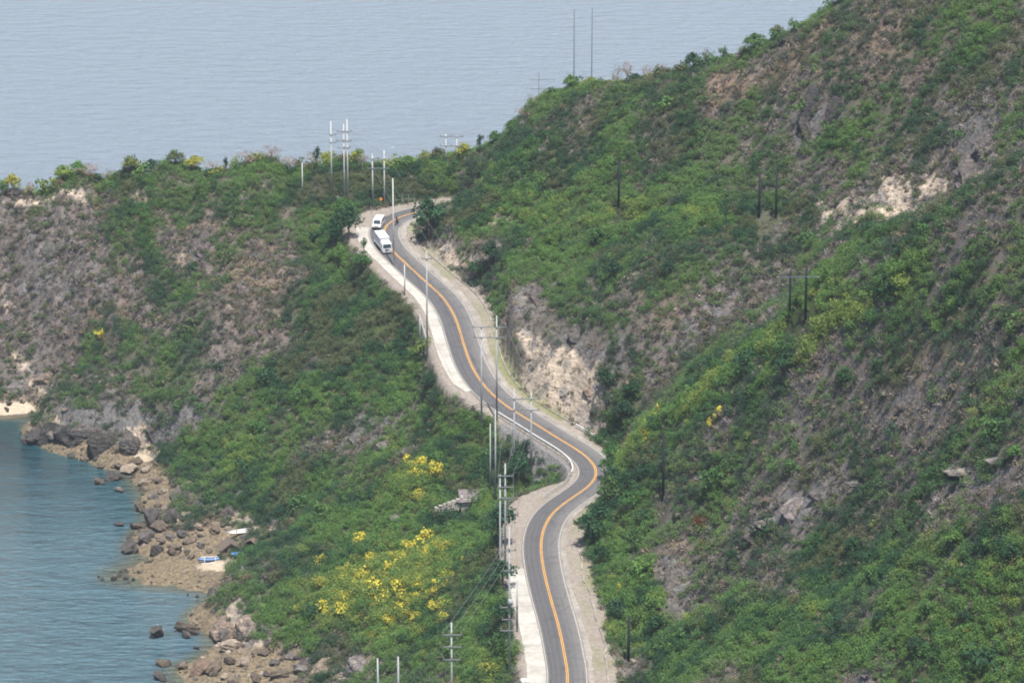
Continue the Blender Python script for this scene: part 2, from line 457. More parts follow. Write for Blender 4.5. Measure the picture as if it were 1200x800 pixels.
GREEN, PALE, GREY, BROWN, SAND, LIME, BLOOM = (Cover() for _ in range(7))
for a in [(440, 690, 66, 30, 1.0), (490, 652, 32, 16, .9), (490, 552, 28, 14, .9), (400, 716, 26, 12, .8), (498, 712, 30, 14, .7), (770, 487, 12, 7, .7), (840, 494, 12, 7, .6), (737, 692, 9, 7, .6), (575, 785, 26, 14, .5)]: BLOOM.add(*a)
for a in [  # u, v, half width, half height, green share, tilt
    (80, 330, 190, 110, .24), (250, 300, 90, 50, .18), (150, 430, 120, 50, .30), (60, 270, 90, 25, .25), (340, 236, 60, 26, .58), (120, 216, 160, 16, .8), (300, 200, 140, 16, .75), (270, 260, 50, 14, .42, 35),
    (225, 370, 60, 17, .62, 55), (100, 420, 50, 30, .55), (120, 310, 22, 34, .42), (300, 380, 60, 30, .28), (200, 470, 60, 25, .35), (330, 340, 70, 22, .3, 30), (410, 310, 50, 60, .85), (385, 270, 45, 30, .8), (455, 205, 60, 22, .85), (540, 190, 60, 22, .9),
    (460, 400, 70, 60, .95), (400, 470, 110, 45, .9), (300, 500, 70, 40, .8, 30), (250, 560, 60, 40, .8), (390, 545, 90, 30, .5), (340, 580, 70, 30, .7), (520, 490, 60, 40, .95), (430, 515, 50, 25, .35), (450, 590, 120, 40, .95), (420, 660, 120, 50, .9),
    (500, 690, 110, 70, 1.0), (350, 690, 60, 50, .75), (400, 745, 60, 18, .8), (540, 560, 60, 30, .95), (560, 640, 40, 50, 1.0), (570, 760, 40, 50, 1.0), (430, 770, 50, 20, .35), (360, 650, 40, 25, .6), (310, 690, 25, 30, .6),
    (560, 230, 60, 50, .85), (620, 240, 70, 60, .9), (700, 180, 90, 50, .75), (770, 260, 110, 30, .92), (660, 280, 70, 30, .8), (830, 190, 80, 60, .62), (640, 150, 50, 20, .5), (760, 120, 90, 20, .55), (900, 130, 60, 60, .55),
    (870, 95, 50, 18, .3), (960, 60, 80, 30, .35), (1040, 90, 80, 50, .38), (1150, 50, 70, 50, .65), (1160, 130, 60, 40, .5), (1010, 170, 60, 40, .6), (1140, 190, 40, 50, .2), (1050, 235, 60, 30, .05), (960, 190, 50, 20, .65), (980, 225, 40, 20, .2),
    (860, 260, 60, 14, .7), (820, 300, 60, 30, .45), (740, 330, 60, 30, .55), (690, 330, 40, 30, .55), (700, 390, 50, 30, .4), (800, 370, 70, 30, .3), (880, 320, 60, 25, .25), (770, 410, 70, 22, .3), (1000, 285, 70, 14, .9), (940, 280, 50, 15, .7),
    (620, 360, 25, 30, .15), (650, 440, 50, 40, .02), (560, 310, 30, 25, .3), (530, 290, 20, 15, .25), (725, 470, 25, 40, .7),
    (1010, 330, 60, 16, .85, 32), (900, 400, 90, 18, .95, 38), (800, 470, 80, 24, .95, 35), (740, 530, 60, 40, .95), (960, 370, 60, 18, .6, 38), (1000, 430, 90, 45, .38), (1120, 350, 80, 50, .5), (1150, 450, 60, 30, .35), (1080, 480, 70, 40, .3), (920, 520, 60, 50, .4),
    (1170, 480, 30, 25, .7), (1120, 545, 40, 14, .7), (1150, 560, 60, 20, .15), (930, 590, 60, 25, .1), (1000, 560, 50, 25, .25), (860, 590, 50, 22, .35), (850, 640, 50, 30, .3), (790, 690, 28, 45, .12), (730, 620, 40, 60, .95), (745, 700, 40, 50, .95), (800, 590, 40, 30, .6),
    (900, 650, 50, 20, .5), (1010, 620, 50, 20, .7), (1000, 680, 90, 30, .8), (880, 720, 90, 30, .9), (1120, 650, 90, 35, .85), (1100, 740, 120, 40, .85), (960, 770, 120, 40, .85), (800, 770, 60, 30, .9), (1180, 700, 40, 40, .8), (1020, 790, 40, 12, .3), (1120, 600, 40, 12, .2),
    (1050, 236, 64, 28, .0), (992, 238, 40, 14, .08), (1090, 222, 40, 22, .05), (965, 135, 24, 28, .1), (930, 592, 50, 22, .1), (792, 700, 24, 44, .1),
    (800, 396, 62, 17, .12, 36), (890, 340, 62, 15, .12, 33), (960, 312, 40, 10, .18, 30), (740, 430, 30, 18, .25, 40), (300, 330, 70, 34, .16, 32), (60, 330, 70, 70, .17), (300, 400, 60, 22, .2, 30),
    (905, 398, 100, 13, .97, 38), (800, 468, 60, 18, .97, 37), (1010, 336, 60, 11, .92, 32),
]: GREEN.add(*a)
for a in [
    (650, 452, 46, 32, 1.0), (672, 448, 30, 40, .9), (618, 408, 22, 24, .7), (1045, 240, 50, 26, 1.0), (1020, 242, 44, 22, .9), (1088, 236, 34, 26, .9), (1075, 228, 25, 14, .8), (985, 240, 34, 12, 1.0, 20), (690, 480, 18, 16, .6), (545, 315, 30, 12, .5, -35), (520, 300, 22, 10, .5, -35), (580, 270, 10, 14, .6),
    (625, 340, 8, 12, .3), (40, 450, 40, 18, .6), (165, 510, 14, 22, .9), (180, 530, 12, 12, .9), (268, 735, 26, 22, .9), (300, 755, 25, 14, .8), (395, 785, 45, 12, .9), (430, 775, 25, 12, .7), (215, 300, 10, 25, .5, 20), (130, 340, 10, 20, .35), (10, 345, 10, 18, .6), (60, 240, 60, 8, .65), (160, 240, 20, 10, .5),
    (320, 625, 40, 10, .6), (260, 615, 40, 12, .5), (840, 340, 12, 10, .4), (880, 320, 30, 8, .4, 30), (745, 325, 14, 5, .5), (1185, 525, 20, 10, .5, 25), (1165, 540, 50, 10, .35), (275, 520, 25, 8, .4, 30), (1200, 60, 10, 8, .3), (220, 575, 14, 16, .7), (800, 690, 10, 40, .3), (340, 490, 20, 8, .3), (1020, 790, 18, 5, .5), (820, 795, 8, 3, .6), (735, 325, 10, 5, .5), (1190, 655, 12, 6, .3),
    (730, 600, 6, 5, .5), (670, 150, 8, 6, .5), (655, 145, 5, 3, .7), (655, 103, 14, 4, .9), (465, 605, 8, 10, .4), (450, 520, 20, 12, .35), (740, 775, 14, 14, .5), (712, 690, 8, 50, .5)]: PALE.add(*a)
for a in [
    (960, 135, 26, 30, 1.0), (1140, 185, 34, 40, .85), (930, 590, 50, 28, .8), (890, 620, 30, 14, .6), (795, 690, 26, 50, .9), (1130, 550, 60, 20, .5), (1000, 570, 40, 14, .5), (90, 340, 50, 50, .4), (50, 300, 40, 40, .35), (280, 340, 40, 40, .35, 30), (230, 300, 30, 30, .3), (120, 490, 60, 30, .9), (110, 515, 60, 12, 1.0), (40, 440, 30, 20, .4),
    (205, 480, 50, 25, .6), (430, 515, 40, 30, .55), (700, 410, 40, 18, .6), (800, 390, 60, 22, .5, 35), (1070, 480, 60, 40, .45), (1100, 420, 40, 25, .4), (870, 350, 50, 22, .4, 30), (260, 590, 30, 22, .5), (250, 660, 14, 14, .3), (330, 560, 20, 10, .3), (200, 600, 20, 40, .8), (300, 720, 30, 20, .4), (470, 610, 18, 18, .3), (1180, 540, 40, 14, .4), (930, 640, 30, 10, .4), (1020, 130, 30, 14, .3), (640, 135, 30, 12, .3), (560, 260, 14, 20, .4), (622, 348, 20, 20, .7), (668, 396, 24, 9, .6), (1060, 220, 50, 20, .6), (1050, 240, 60, 22, .35)]: GREY.add(*a)
for a in [
    (100, 235, 110, 14, .8), (850, 92, 50, 14, .9), (940, 50, 60, 20, .6), (1010, 40, 50, 30, .5), (1000, 190, 30, 10, .5), (640, 120, 30, 16, .6), (300, 320, 60, 40, .5), (120, 390, 40, 16, .4), (110, 388, 16, 8, 1.0), (1190, 520, 20, 12, .7), (1170, 40, 50, 30, .3), (1040, 100, 60, 40, .4), (1080, 400, 60, 40, .35), (780, 350, 40, 20, .4), (1130, 340, 60, 40, .3), (790, 655, 14, 16, .7), (830, 720, 30, 14, .3), (900, 610, 50, 30, .3), (250, 250, 60, 20, .5)]: BROWN.add(*a)
for a in [(12, 484, 30, 8, 1.0), (48, 485, 26, 7, 1.0), (170, 533, 18, 6, 1.0), (172, 520, 8, 10, .7), (266, 660, 24, 8, 1.0), (240, 664, 14, 5, .5), (215, 605, 18, 10, .5)]: SAND.add(*a)
for a in [(100, 215, 140, 16, .7), (250, 200, 60, 14, .5), (480, 195, 60, 20, .8), (530, 205, 50, 20, .7), (620, 230, 50, 40, .6), (770, 255, 90, 14, .7), (730, 110, 40, 20, .6), (960, 20, 40, 20, .7), (905, 398, 100, 13, 1.0, 38), (800, 468, 60, 18, 1.0, 37), (1010, 336, 60, 11, 1.0, 32), (820, 540, 60, 40, .4), (470, 560, 90, 20, .6), (430, 690, 80, 45, .75), (575, 780, 24, 16, 1.0), (480, 680, 60, 50, .4), (720, 560, 30, 40, .6), (760, 760, 60, 30, .7), (880, 700, 80, 14, .6), (1120, 640, 90, 40, .4), (1190, 450, 20, 20, .6), (1160, 290, 40, 20, .5), (1010, 340, 40, 14, .6, 32), (290, 520, 50, 30, .4), (240, 570, 30, 20, .5), (720, 320, 30, 20, .3)]: LIME.add(*a)

warp = fbm(XX, YY, 12, 4, 51) * 6.0
warp2 = fbm(XX, YY, 12, 4, 61) * 6.0
CG = np.clip(GREEN(XX + warp, YY + warp2, 0.5, 'set'), 0, 1)
CPALE = np.clip(PALE(XX + warp * .5, YY + warp2 * .5), 0, 1)
CGREY = np.clip(GREY(XX + warp * .7, YY + warp2 * .7), 0, 1)
CBROWN = np.clip(BROWN(XX + warp, YY + warp2), 0, 1)
CSAND = np.clip(SAND(XX + warp * .3, YY + warp2 * .3), 0, 1) * (ZT < 6)
CBLOOM = np.clip(BLOOM(XX + warp * .5, YY + warp2 * .5), 0, 1)
CLIME = np.clip(LIME(XX + warp, YY + warp2), 0, 1)
patch = fbm(XX, YY, 7, 4, 71)
CG = np.clip(CG + patch * 0.45 * (0.35 + CG * (1 - CG) * 2.6), 0, 1)
shore = 1 - sstep(1.5, 4.5, ZT + fbm(XX, YY, 5, 3, 81) * 1.5)
CG *= (1 - shore)
bench_m = np.where(RD < 900, 1 - sstep(0.01, 0.20, WN + .05 * fbm(XX, YY, 2.5, 2, 95)), 0.0)
CG *= (1 - bench_m)
_slope = np.hypot(*np.gradient(ZT, GY, GX))

# broken relief where bare rock shows
ZT = ZT + np.clip(CPALE * .8 + CGREY * .9, 0, 1) * WN * (1 - .6 * shore) * (np.abs(fbm(XX + .5 * ZN, YY, 3.6, 3, 141)) * 2.2 - .7 + fbm(XX, YY, 1.7, 2, 142) * .55)

# ---------------------------------------------------------------- materials of the setting
def mat_hillside():
    k = Nodes('hillside', 0.95, 0.15)
    p = k.pos()
    c1, c2 = k.attr('cover_a'), k.attr('cover_b')
    r, g, b = k.sep(c1.outputs['Color'])[:3]; a1 = c1.outputs['Alpha']
    r2, g2, b2 = k.sep(c2.outputs['Color'])[:3]; a2 = c2.outputs['Alpha']
    nf, nm, nl = k.noise(p, 1.6, 6, 0.68), k.noise(p, 0.35, 5, 0.6), k.noise(p, 0.07, 4, 0.6)
    soil = k.mix(k.rng(nf, .32, .68), (0.068, 0.060, 0.057), (0.192, 0.168, 0.158))
    soil = k.mix(k.rng(nm, .4, .7), soil, (0.105, 0.09, 0.084))
    soil = k.mix(k.math('MULTIPLY', b2, 0.75), soil, k.mix(k.rng(nf, .3, .7), (0.14, 0.09, 0.055), (0.30, 0.21, 0.14)))
    # low growth between the bushes
    gm = k.rng(k.math('ADD', k.math('MULTIPLY', nf, 0.7), k.math('MULTIPLY', r, 0.75)), 0.55, 0.95)
    soil = k.mix(gm, soil, k.mix(k.rng(nm, .35, .65), (0.026, 0.040, 0.015), (0.062, 0.076, 0.028)))
    # grey weathered limestone, pale fresh limestone
    vor = k.voro(p, 0.9)
    grey = k.mix(k.rng(nf, .3, .72), (0.04, 0.04, 0.045), (0.21, 0.20, 0.195))
    grey = k.mix(k.rng(vor, .0, .35), (0.10, 0.095, 0.095), grey)
    st = k.noise(p, 0.9, 6, 0.7, (0.6, 0.6, 2.2), 0.6)
    pale = k.mix(k.rng(st, .34, .66), (0.23, 0.18, 0.145), (0.54, 0.455, 0.36))
    pale = k.mix(k.rng(k.noise(p, 0.28, 5, .6), .51, .66), pale, (0.20, 0.19, 0.185))
    f_g = k.rng(k.math('ADD', b, k.math('MULTIPLY', k.math('SUBTRACT', nm, .5), 1.6)), .35, .65)
    f_p = k.rng(k.math('ADD', g, k.math('MULTIPLY', k.math('SUBTRACT', nm, .5), 1.2)), .35, .6)
    col = k.mix(f_g, soil, grey)
    col = k.mix(f_p, col, pale)
    # shore shelf, seaweed at the water line, sand, gravel beside the road
    shelf = k.mix(k.rng(nf, .3, .7), (0.05, 0.042, 0.030), (0.24, 0.19, 0.125))
    col = k.mix(a2, col, shelf)
    z = k.n('ShaderNodeSeparateXYZ'); k.l(p, z.inputs[0])
    wet = k.rng(k.math('ADD', z.outputs[2], k.math('MULTIPLY', nf, .5)), .45, 1.1, 1, 0)
    col = k.mix(k.math('MULTIPLY', wet, .75), col, (0.075, 0.062, 0.035))
    shelf = k.mix(k.rng(k.voro(p, .7), .12, .3, .6, 0), shelf, (0.045, 0.038, 0.03))
    col = k.mix(a2, col, shelf)
    sand = k.mix(k.rng(nf, .35, .7), (0.32, 0.265, 0.20), (0.47, 0.395, 0.30))
    dry = k.math('MULTIPLY', a1, k.rng(z.outputs[2], .25, .9))
    col = k.mix(k.rng(k.math('ADD', dry, k.math('MULTIPLY', nf, .3)), .45, .75), col, sand)
    grav = k.mix(k.rng(nf, .3, .7), (0.165, 0.145, 0.128), (0.30, 0.262, 0.228))
    grav = k.mix(k.rng(nm, .5, .72), grav, (0.20, 0.17, 0.13))
    grav = k.mix(g2, grav, k.mix(k.rng(nf, .35, .65), (0.10, 0.13, 0.04), (0.20, 0.19, 0.09)))
    col = k.mix(r2, col, grav)
    k.base(col)
    h = k.math('ADD', k.math('MULTIPLY', nf, 0.5), k.math('MULTIPLY', k.math('MULTIPLY', st, k.math('ADD', g, b)), 1.0))
    k.bump(h, 0.9, 0.5)
    return k.m

def mat_sea():
    k = Nodes('sea', 0.1, 0.5)
    p = k.pos()
    d = k.attr('depth').outputs['Fac']
    sh = k.rng(d, 0.0, .9)
    nl = k.noise(p, 0.035, 4, .6)
    c = k.mix(k.rng(k.math('ADD', d, k.math('MULTIPLY', nl, 3.0)), 1.5, 6.0), (0.014, 0.072, 0.085), (0.006, 0.036, 0.052))
    c = k.mix(k.attr('near_sheen').outputs['Fac'], c, (0.095, 0.172, 0.215))
    c = k.mix(sh, (0.13, 0.135, 0.09), c)
    c = k.mix(k.attr('open_water').outputs['Fac'], c, (0.225, 0.28, 0.338))  # pale base colour stands in for sky reflected on the far water
    k.base(c)
    k.b.inputs['IOR'].default_value = 1.333
    k.b.inputs['Roughness'].default_value = 0.09
    w1 = k.noise(p, 0.42, 5, .66, (0.8, 2.2, 1.0), 0.5)
    w2 = k.noise(p, 0.10, 3, .5, (1.0, 2.4, 1.0))
    k.bump(k.math('ADD', w1, k.math('MULTIPLY', w2, 2.2)), 1.0, 2.6)
    return k.m

def mat_leaf(name, use_obj=False, rough=0.75):
    k = Nodes(name, rough, 0.2)
    c = k.attr('tone').outputs['Color']
    if use_obj:
        oi = k.n('ShaderNodeObjectInfo')
        m = k.n('ShaderNodeMix', data_type='RGBA', blend_type='MULTIPLY'); m.inputs[0].default_value = 1
        k.l(c, m.inputs[6]); k.l(oi.outputs['Color'], m.inputs[7]); c = m.outputs[2]
    k.base(c)
    tr = k.n('ShaderNodeBsdfTranslucent'); k.l(c, tr.inputs[0])
    mx = k.n('ShaderNodeMixShader'); mx.inputs[0].default_value = 0.34
    k.l(k.b.outputs[0], mx.inputs[1]); k.l(tr.outputs[0], mx.inputs[2])
    k.l(mx.outputs[0], k.t.nodes['Material Output'].inputs[0])
    return k.m

M_HILL, M_SEA, M_LEAF, M_LEAFO = mat_hillside(), mat_sea(), mat_leaf('leaves'), mat_leaf('foliage', True)

# ---------------------------------------------------------------- ground, sea, haze
_ny, _nx = XX.shape
_id = np.arange(_nx * _ny).reshape(_ny, _nx)
_F = np.stack([_id[:-1, :-1], _id[:-1, 1:], _id[1:, 1:], _id[1:, :-1]], -1).reshape(-1, 4)
# dry grass on the verge inside the rock cut and on the bend
verge = np.where((RD > 4.6) & (RD < 9), 1.0, 0.0) * sstep(-.2, .5, fbm(XX, YY, 8, 3, 91)) * 0.55
verge = np.maximum(verge, np.where((RD > 5.2) & (RD < 8.5) & (ROAD_S[RI] > s_of_v(500)) & (ROAD_S[RI] < s_of_v(410)), .8, 0))
_cova = np.stack([CG, CPALE, CGREY, CSAND], -1).reshape(-1, 4)
_covb = np.stack([bench_m, verge, CBROWN, shore * (1 - CSAND)], -1).reshape(-1, 4)
hill = link('ground', fast_mesh('ground', np.stack([XX, YY, ZT], -1).reshape(-1, 3), _F, True, None, {'cover_a': _cova, 'cover_b': _covb}), M_HILL)
tag(hill, kind='structure')

SX, SY = axis(-20000, -160, 60, 20000, 3.0, 1.4), axis(-18000, 560, 800, 20000, 3.0, 1.4)
def _far(a, lim):                                                        # stretch beyond the capped step
    return a
SX = np.r_[-20000, -6000, -2000, -900, -420, np.arange(-330, 60, 2.5), 130, 330, 900, 2000, 6000, 20000]
SY = np.r_[-20000, -4000, -800, 0, 330, np.arange(440, 800, 2.5), 880, 960, 1400, 2400, 6000, 20000]
sx, sy = np.meshgrid(SX, SY)
inside = (sx > GX[0]) & (sx < GX[-1]) & (sy > GY[0]) & (sy < GY[-1])
dep = np.where(inside, -height(sx, sy), 12.0)
dep = np.clip(dep, 0, 12)
_id = np.arange(sx.size).reshape(sx.shape)
_F = np.stack([_id[:-1, :-1], _id[:-1, 1:], _id[1:, 1:], _id[1:, :-1]], -1).reshape(-1, 4)
_m = fast_mesh('sea', np.stack([sx, sy, 0 * sx], -1).reshape(-1, 3), _F, True)
_a = _m.attributes.new('depth', 'FLOAT', 'POINT'); _a.data.foreach_set('value', dep.ravel().astype(np.float32))
_a = _m.attributes.new('open_water', 'FLOAT', 'POINT'); _a.data.foreach_set('value', sstep(790, 900, sy).ravel().astype(np.float32))   # ruffled open sea, its bright sky reflection painted into the colour
_a = _m.attributes.new('near_sheen', 'FLOAT', 'POINT'); _a.data.foreach_set('value', np.clip((1 - sstep(625, 712, sy + .25 * sx + 25 * fbm(sx, sy, 30, 3, 5))), 0, 1).ravel().astype(np.float32))   # nearer bay painted paler for its sky reflection and wave glitter
tag(link('sea', _m, M_SEA), kind='structure')

HAZE = 0.000065
if HAZE > 0:
    bm = bmesh.new(); bmesh.ops.create_cube(bm, size=1.0)
    for v in bm.verts: v.co = Vector((v.co.x * 40040, v.co.y * 40040, (v.co.z + 0.5) * 285 - 20))
    me = bpy.data.meshes.new('haze'); bm.to_mesh(me); bm.free()
    hm = bpy.data.materials.new('haze'); hm.use_nodes = True
    t = hm.node_tree; t.nodes.clear()
    pv = t.nodes.new('ShaderNodeVolumePrincipled'); out = t.nodes.new('ShaderNodeOutputMaterial')
    pv.inputs['Color'].default_value = (0.80, 0.88, 1.0, 1)
    pv.inputs['Density'].default_value = HAZE
    pv.inputs['Anisotropy'].default_value = 0.1
    t.links.new(pv.outputs[0], out.inputs['Volume'])
    tag(link('haze', me, hm), kind='stuff')

# ---------------------------------------------------------------- foliage shapes
def leaf_quads(P, N, S, rng, slim=0.6):
    """diamond shaped leaf clumps at P with normals N and half sizes S"""
    n = len(P)
    N = N / np.maximum(np.linalg.norm(N, axis=1, keepdims=True), 1e-6)
    A = np.cross(N, rng.normal(size=(n, 3))); A /= np.maximum(np.linalg.norm(A, axis=1, keepdims=True), 1e-6)
    B = np.cross(N, A)
    w = (slim * (0.7 + 0.6 * rng.random(n)) * S)[:, None]
    s = S[:, None]
    V = np.stack([P - A * s, P + B * w, P + A * s, P - B * w], 1)
    return V                                                            # (n,4,3)

def make_bush(rng, n=90, lobes=6, flat=0.85, leaf=0.15, spread=0.62, up=0.35, slim=.6):
    """leaf clumps of a bush about one unit in radius standing on z = 0"""
    P, N, S, T = [], [], [], []
    for k in range(lobes):
        a = rng.random() * 2 * math.pi
        d = spread * math.sqrt(rng.random())
        r = rng.uniform(.30, .52)
        c = np.array([math.cos(a) * d, math.sin(a) * d, (rng.uniform(.25, 1.0) * (1 - 0.35 * d)) * flat])
        m = max(6, int(n / lobes * (r / .41) ** 2))
        D = rng.normal(size=(m, 3)); D[:, 2] += 0.35; D /= np.linalg.norm(D, axis=1, keepdims=True)
        rad = r * rng.uniform(.55, 1.12, m)[:, None]
        q = c + D * rad * np.array([1, 1, .85])
        q[:, 2] = np.maximum(q[:, 2], -0.25)
        P.append(q); N.append(D + rng.normal(size=(m, 3)) * .55 + np.array([0, 0, up])); S.append(leaf * rng.uniform(.6, 1.35, m))
        T.append(np.full(m, rng.uniform(.86, 1.16)) * rng.uniform(.82, 1.2, m))
    P, N, S, T = np.concatenate(P), np.concatenate(N), np.concatenate(S), np.concatenate(T)
    return leaf_quads(P, N, S, rng, slim), T

def make_twigs(rng, n=46, h=0.9):
    """a bare bush: thin forking sticks"""
    V = []
    for k in range(n):
        a = rng.random() * 2 * math.pi
        tilt = rng.uniform(.15, 1.15)
        d = np.array([math.cos(a) * math.sin(tilt), math.sin(a) * math.sin(tilt), math.cos(tilt)])
        st = rng.uniform(0, .55)
        p0 = d * st * h + rng.normal(size=3) * .10
        d2 = d + rng.normal(size=3) * .45; d2 /= np.linalg.norm(d2)
        L = rng.uniform(.35, .75) * h
        p1 = p0 + d2 * L
        w = np.cross(d2, rng.normal(size=3)); w /= np.linalg.norm(w); w *= rng.uniform(.035, .075)
        V.append([p0 - w, p0 + w, p1 + w * .35, p1 - w * .35])
    return np.array(V), rng.uniform(.7, 1.3, n)

_g = np.random.default_rng(21)
BUSH_S = [make_bush(_g, 92, 5, .8, .17, slim=.36) for _ in range(10)]             # low
BUSH_M = [make_bush(_g, 215, 8, .9, .116, slim=.34) for _ in range(10)]
BUSH_L = [make_bush(_g, 390, 11, 1.0, .088, slim=.34) for _ in range(10)]
TWIG = [make_twigs(_g, 46) for _ in range(10)]
BRUSH = [make_bush(_g, 130, 7, .75, .112, slim=.26) for _ in range(10)]          # dry leafless brush
TUFT = [make_bush(_g, 22, 3, .5, .24, .7, .5, .3) for _ in range(8)]

PAL = {'fresh': (0.100, 0.188, 0.048), 'mid': (0.064, 0.138, 0.043), 'deep': (0.031, 0.080, 0.038), 'lime': (0.170, 0.230, 0.055), 'olive': (0.098, 0.122, 0.055),
       'dry': (0.250, 0.200, 0.135), 'twig': (0.196, 0.176, 0.162), 'pink': (0.27, 0.20, 0.175), 'rust': (0.19, 0.07, 0.035), 'bloom': (0.60, 0.52, 0.075), 'gold': (0.27, 0.28, 0.05)}
PALA = {k: np.array(v) for k, v in PAL.items()}

DARK_FEET = ground([727, 891, 911, 944, 926, 779, 738], [243, 254, 256, 374, 374, 581, 776])
def in_clearing(x, y):
    """the strips kept cut in front of the dark wooden poles"""
    c = np.zeros(np.shape(x), bool)
    for f in DARK_FEET: c |= (np.abs(x - f[0]) < 1.5) & (y < f[1] + 1.2) & (y > f[1] - 7.5)
    return c
# ---------------------------------------------------------------- undergrowth: what nobody could count
def scatter():
    n = 135000
    x = RNG.uniform(-125, 122, n); y = RNG.uniform(440, 806, n)
    z = height(x, y)
    g, br, bench_, sh = lookup(CG, x, y), lookup(CBROWN, x, y), lookup(bench_m, x, y), lookup(shore, x, y)
    gr, pa, lm, sl = lookup(CGREY, x, y), lookup(CPALE, x, y), lookup(CLIME, x, y), lookup(_slope, x, y)
    keep = (z > 2.0) & (bench_ < 0.8) & (sh < .6) & (np.abs(lookup(RD, x, y)) > 5.4)
    rock = sstep(.25, .75, np.maximum(gr * .92, pa) + .25 * fbm(x, y, 4, 3, 131))
    dens = (1.0 - 0.28 * g) * (1 - 0.93 * rock * (1 - 0.35 * g))
    keep &= ~in_clearing(x, y)
    keep &= RNG.random(n) < dens
    keep &= ~((lookup(cutzone, x, y) > .4) & (lookup(np.where(RD < 900, over, 99), x, y) < 9) & (RNG.random(n) < .93))
    P = np.stack([x, y, z], -1)[keep]
    g, br, lm, rock = g[keep], br[keep], lm[keep], rock[keep]
    bl = lookup(CBLOOM, P[:, 0], P[:, 1])
    vis = visible(P, 2.2)
    P, g, br, lm, rock, bl = P[vis], g[vis], br[vis], lm[vis], rock[vis], bl[vis]
    n = len(P)
    # dry grass and litter between the bushes
    VV, CC = [], []
    m = 190000
    x, y = RNG.uniform(-125, 122, m), RNG.uniform(440, 806, m)
    q = np.stack([x, y, height(x, y)], -1)
    ok = (q[:, 2] > 2.2) & (lookup(bench_m, x, y) < .8) & (lookup(shore, x, y) < .7) & (np.abs(lookup(RD, x, y)) > 4.8) & (RNG.random(m) < 1.05 - .8 * lookup(CG, x, y) - .55 * np.maximum(lookup(CPALE, x, y), lookup(CGREY, x, y)))
    q = q[ok]; q = q[visible(q, 1.0)]
    for i in range(len(q)):
        V, T = TUFT[RNG.integers(len(TUFT))]
        s = RNG.uniform(.35, 1.0); a = RNG.random() * 6.283; ca, sa = math.cos(a), math.sin(a)
        Q = np.stack([(V[..., 0] * ca - V[..., 1] * sa) * s, (V[..., 0] * sa + V[..., 1] * ca) * s, V[..., 2] * s * RNG.uniform(.7, 1.5)], -1) + q[i]
        VV.append(Q.reshape(-1, 3).astype(np.float32))
        r = RNG.random()
        c = PALA['dry' if r < .30 else ('twig' if r < .78 else 'olive')] * RNG.uniform(.4, 1.2)
        CC.append((T[:, None] * c[None]).astype(np.float32))
    pick = RNG.random(n)
    clump = fbm(P[:, 0], P[:, 1], 5.5, 2, 101)                           # neighbours tend to be of one kind
    clump2 = fbm(P[:, 0], P[:, 1], 11, 2, 111)
    for i in range(n):
        _gg = np.clip((g[i] + clump[i] * .22 - .09) / .56, 0, 1)
        isgreen = pick[i] < _gg * _gg * (3 - 2 * _gg) * .97 + .03
        if isgreen:
            c = clump2[i] * 1.7 + clump[i] * .5 + RNG.normal() * .11
            if RNG.random() < lm[i] * .9: col = PALA['lime'] if c > .05 else PALA['fresh']
            elif c > .16: col = PALA['fresh']
            elif c > -.24: col = PALA['mid']
            elif c > -.75: col = PALA['deep']
            else: col = PALA['olive']
            if RNG.random() < bl[i] * .20: col = PALA['lime'] * .45 + PALA['bloom'] * RNG.uniform(.35, .7)
            col = col + (PALA['twig'] * .62 - col) * (.55 * max(0, .8 - g[i]))         # leaves thin out on the dry slopes
            s = (0.7 + 0.95 * RNG.random() ** 1.5 + 0.6 * g[i] * RNG.random()) * (1 + .3 * lm[i])
            tmpl = BUSH_S if s < .9 else BUSH_M
            if s > 1.5: tmpl = BUSH_L
            hz = s * RNG.uniform(.7, 1.05)
        else:
            r = RNG.random()
            s = RNG.uniform(.6, 1.7)
            if r < .30: tmpl, col = TWIG, PALA['twig'] * RNG.uniform(.65, 1.45)
            elif r < .62: tmpl, col = BRUSH, PALA['twig'] * RNG.uniform(.45, 1.5)
            elif r < .62 + .13 + .15 * br[i]: tmpl, col, s = TUFT, PALA['dry'] * RNG.uniform(.7, 1.25), s * .75
            elif r < .92: tmpl, col = BUSH_S, PALA['olive'] * RNG.uniform(.7, 1.2)
            else: tmpl, col = BUSH_S, PALA['twig'] * np.array([1.05, .95, .85])
            if br[i] > .4 and RNG.random() < .5: col = PALA['dry'] * RNG.uniform(.8, 1.3)
            hz = s * RNG.uniform(.6, 1.1)
        V, T = tmpl[RNG.integers(len(tmpl))]
        a = RNG.random() * 6.283
        ca, sa = math.cos(a), math.sin(a)
        Q = np.empty_like(V)
        Q[..., 0] = (V[..., 0] * ca - V[..., 1] * sa) * s + P[i, 0]
        Q[..., 1] = (V[..., 0] * sa + V[..., 1] * ca) * s + P[i, 1]
        Q[..., 2] = V[..., 2] * hz + P[i, 2] - .05
        VV.append(Q.reshape(-1, 3).astype(np.float32))
        tint = col * RNG.uniform(.88, 1.12) * np.array([RNG.uniform(.92, 1.08), 1, RNG.uniform(.92, 1.08)])
        CC.append((T[:, None] * tint[None]).astype(np.float32))
    V = np.concatenate(VV)
    C_ = np.concatenate(CC)
    F = np.arange(len(V), dtype=np.int32).reshape(-1, 4)
    o = link('undergrowth', fast_mesh('undergrowth', V, F, False, {'tone': C_}), M_LEAF)
    tag(o, 'low dry scrub, twiggy bushes and leafy growth covering the coastal hills', 'scrub', kind='stuff')
    pass
scatter()

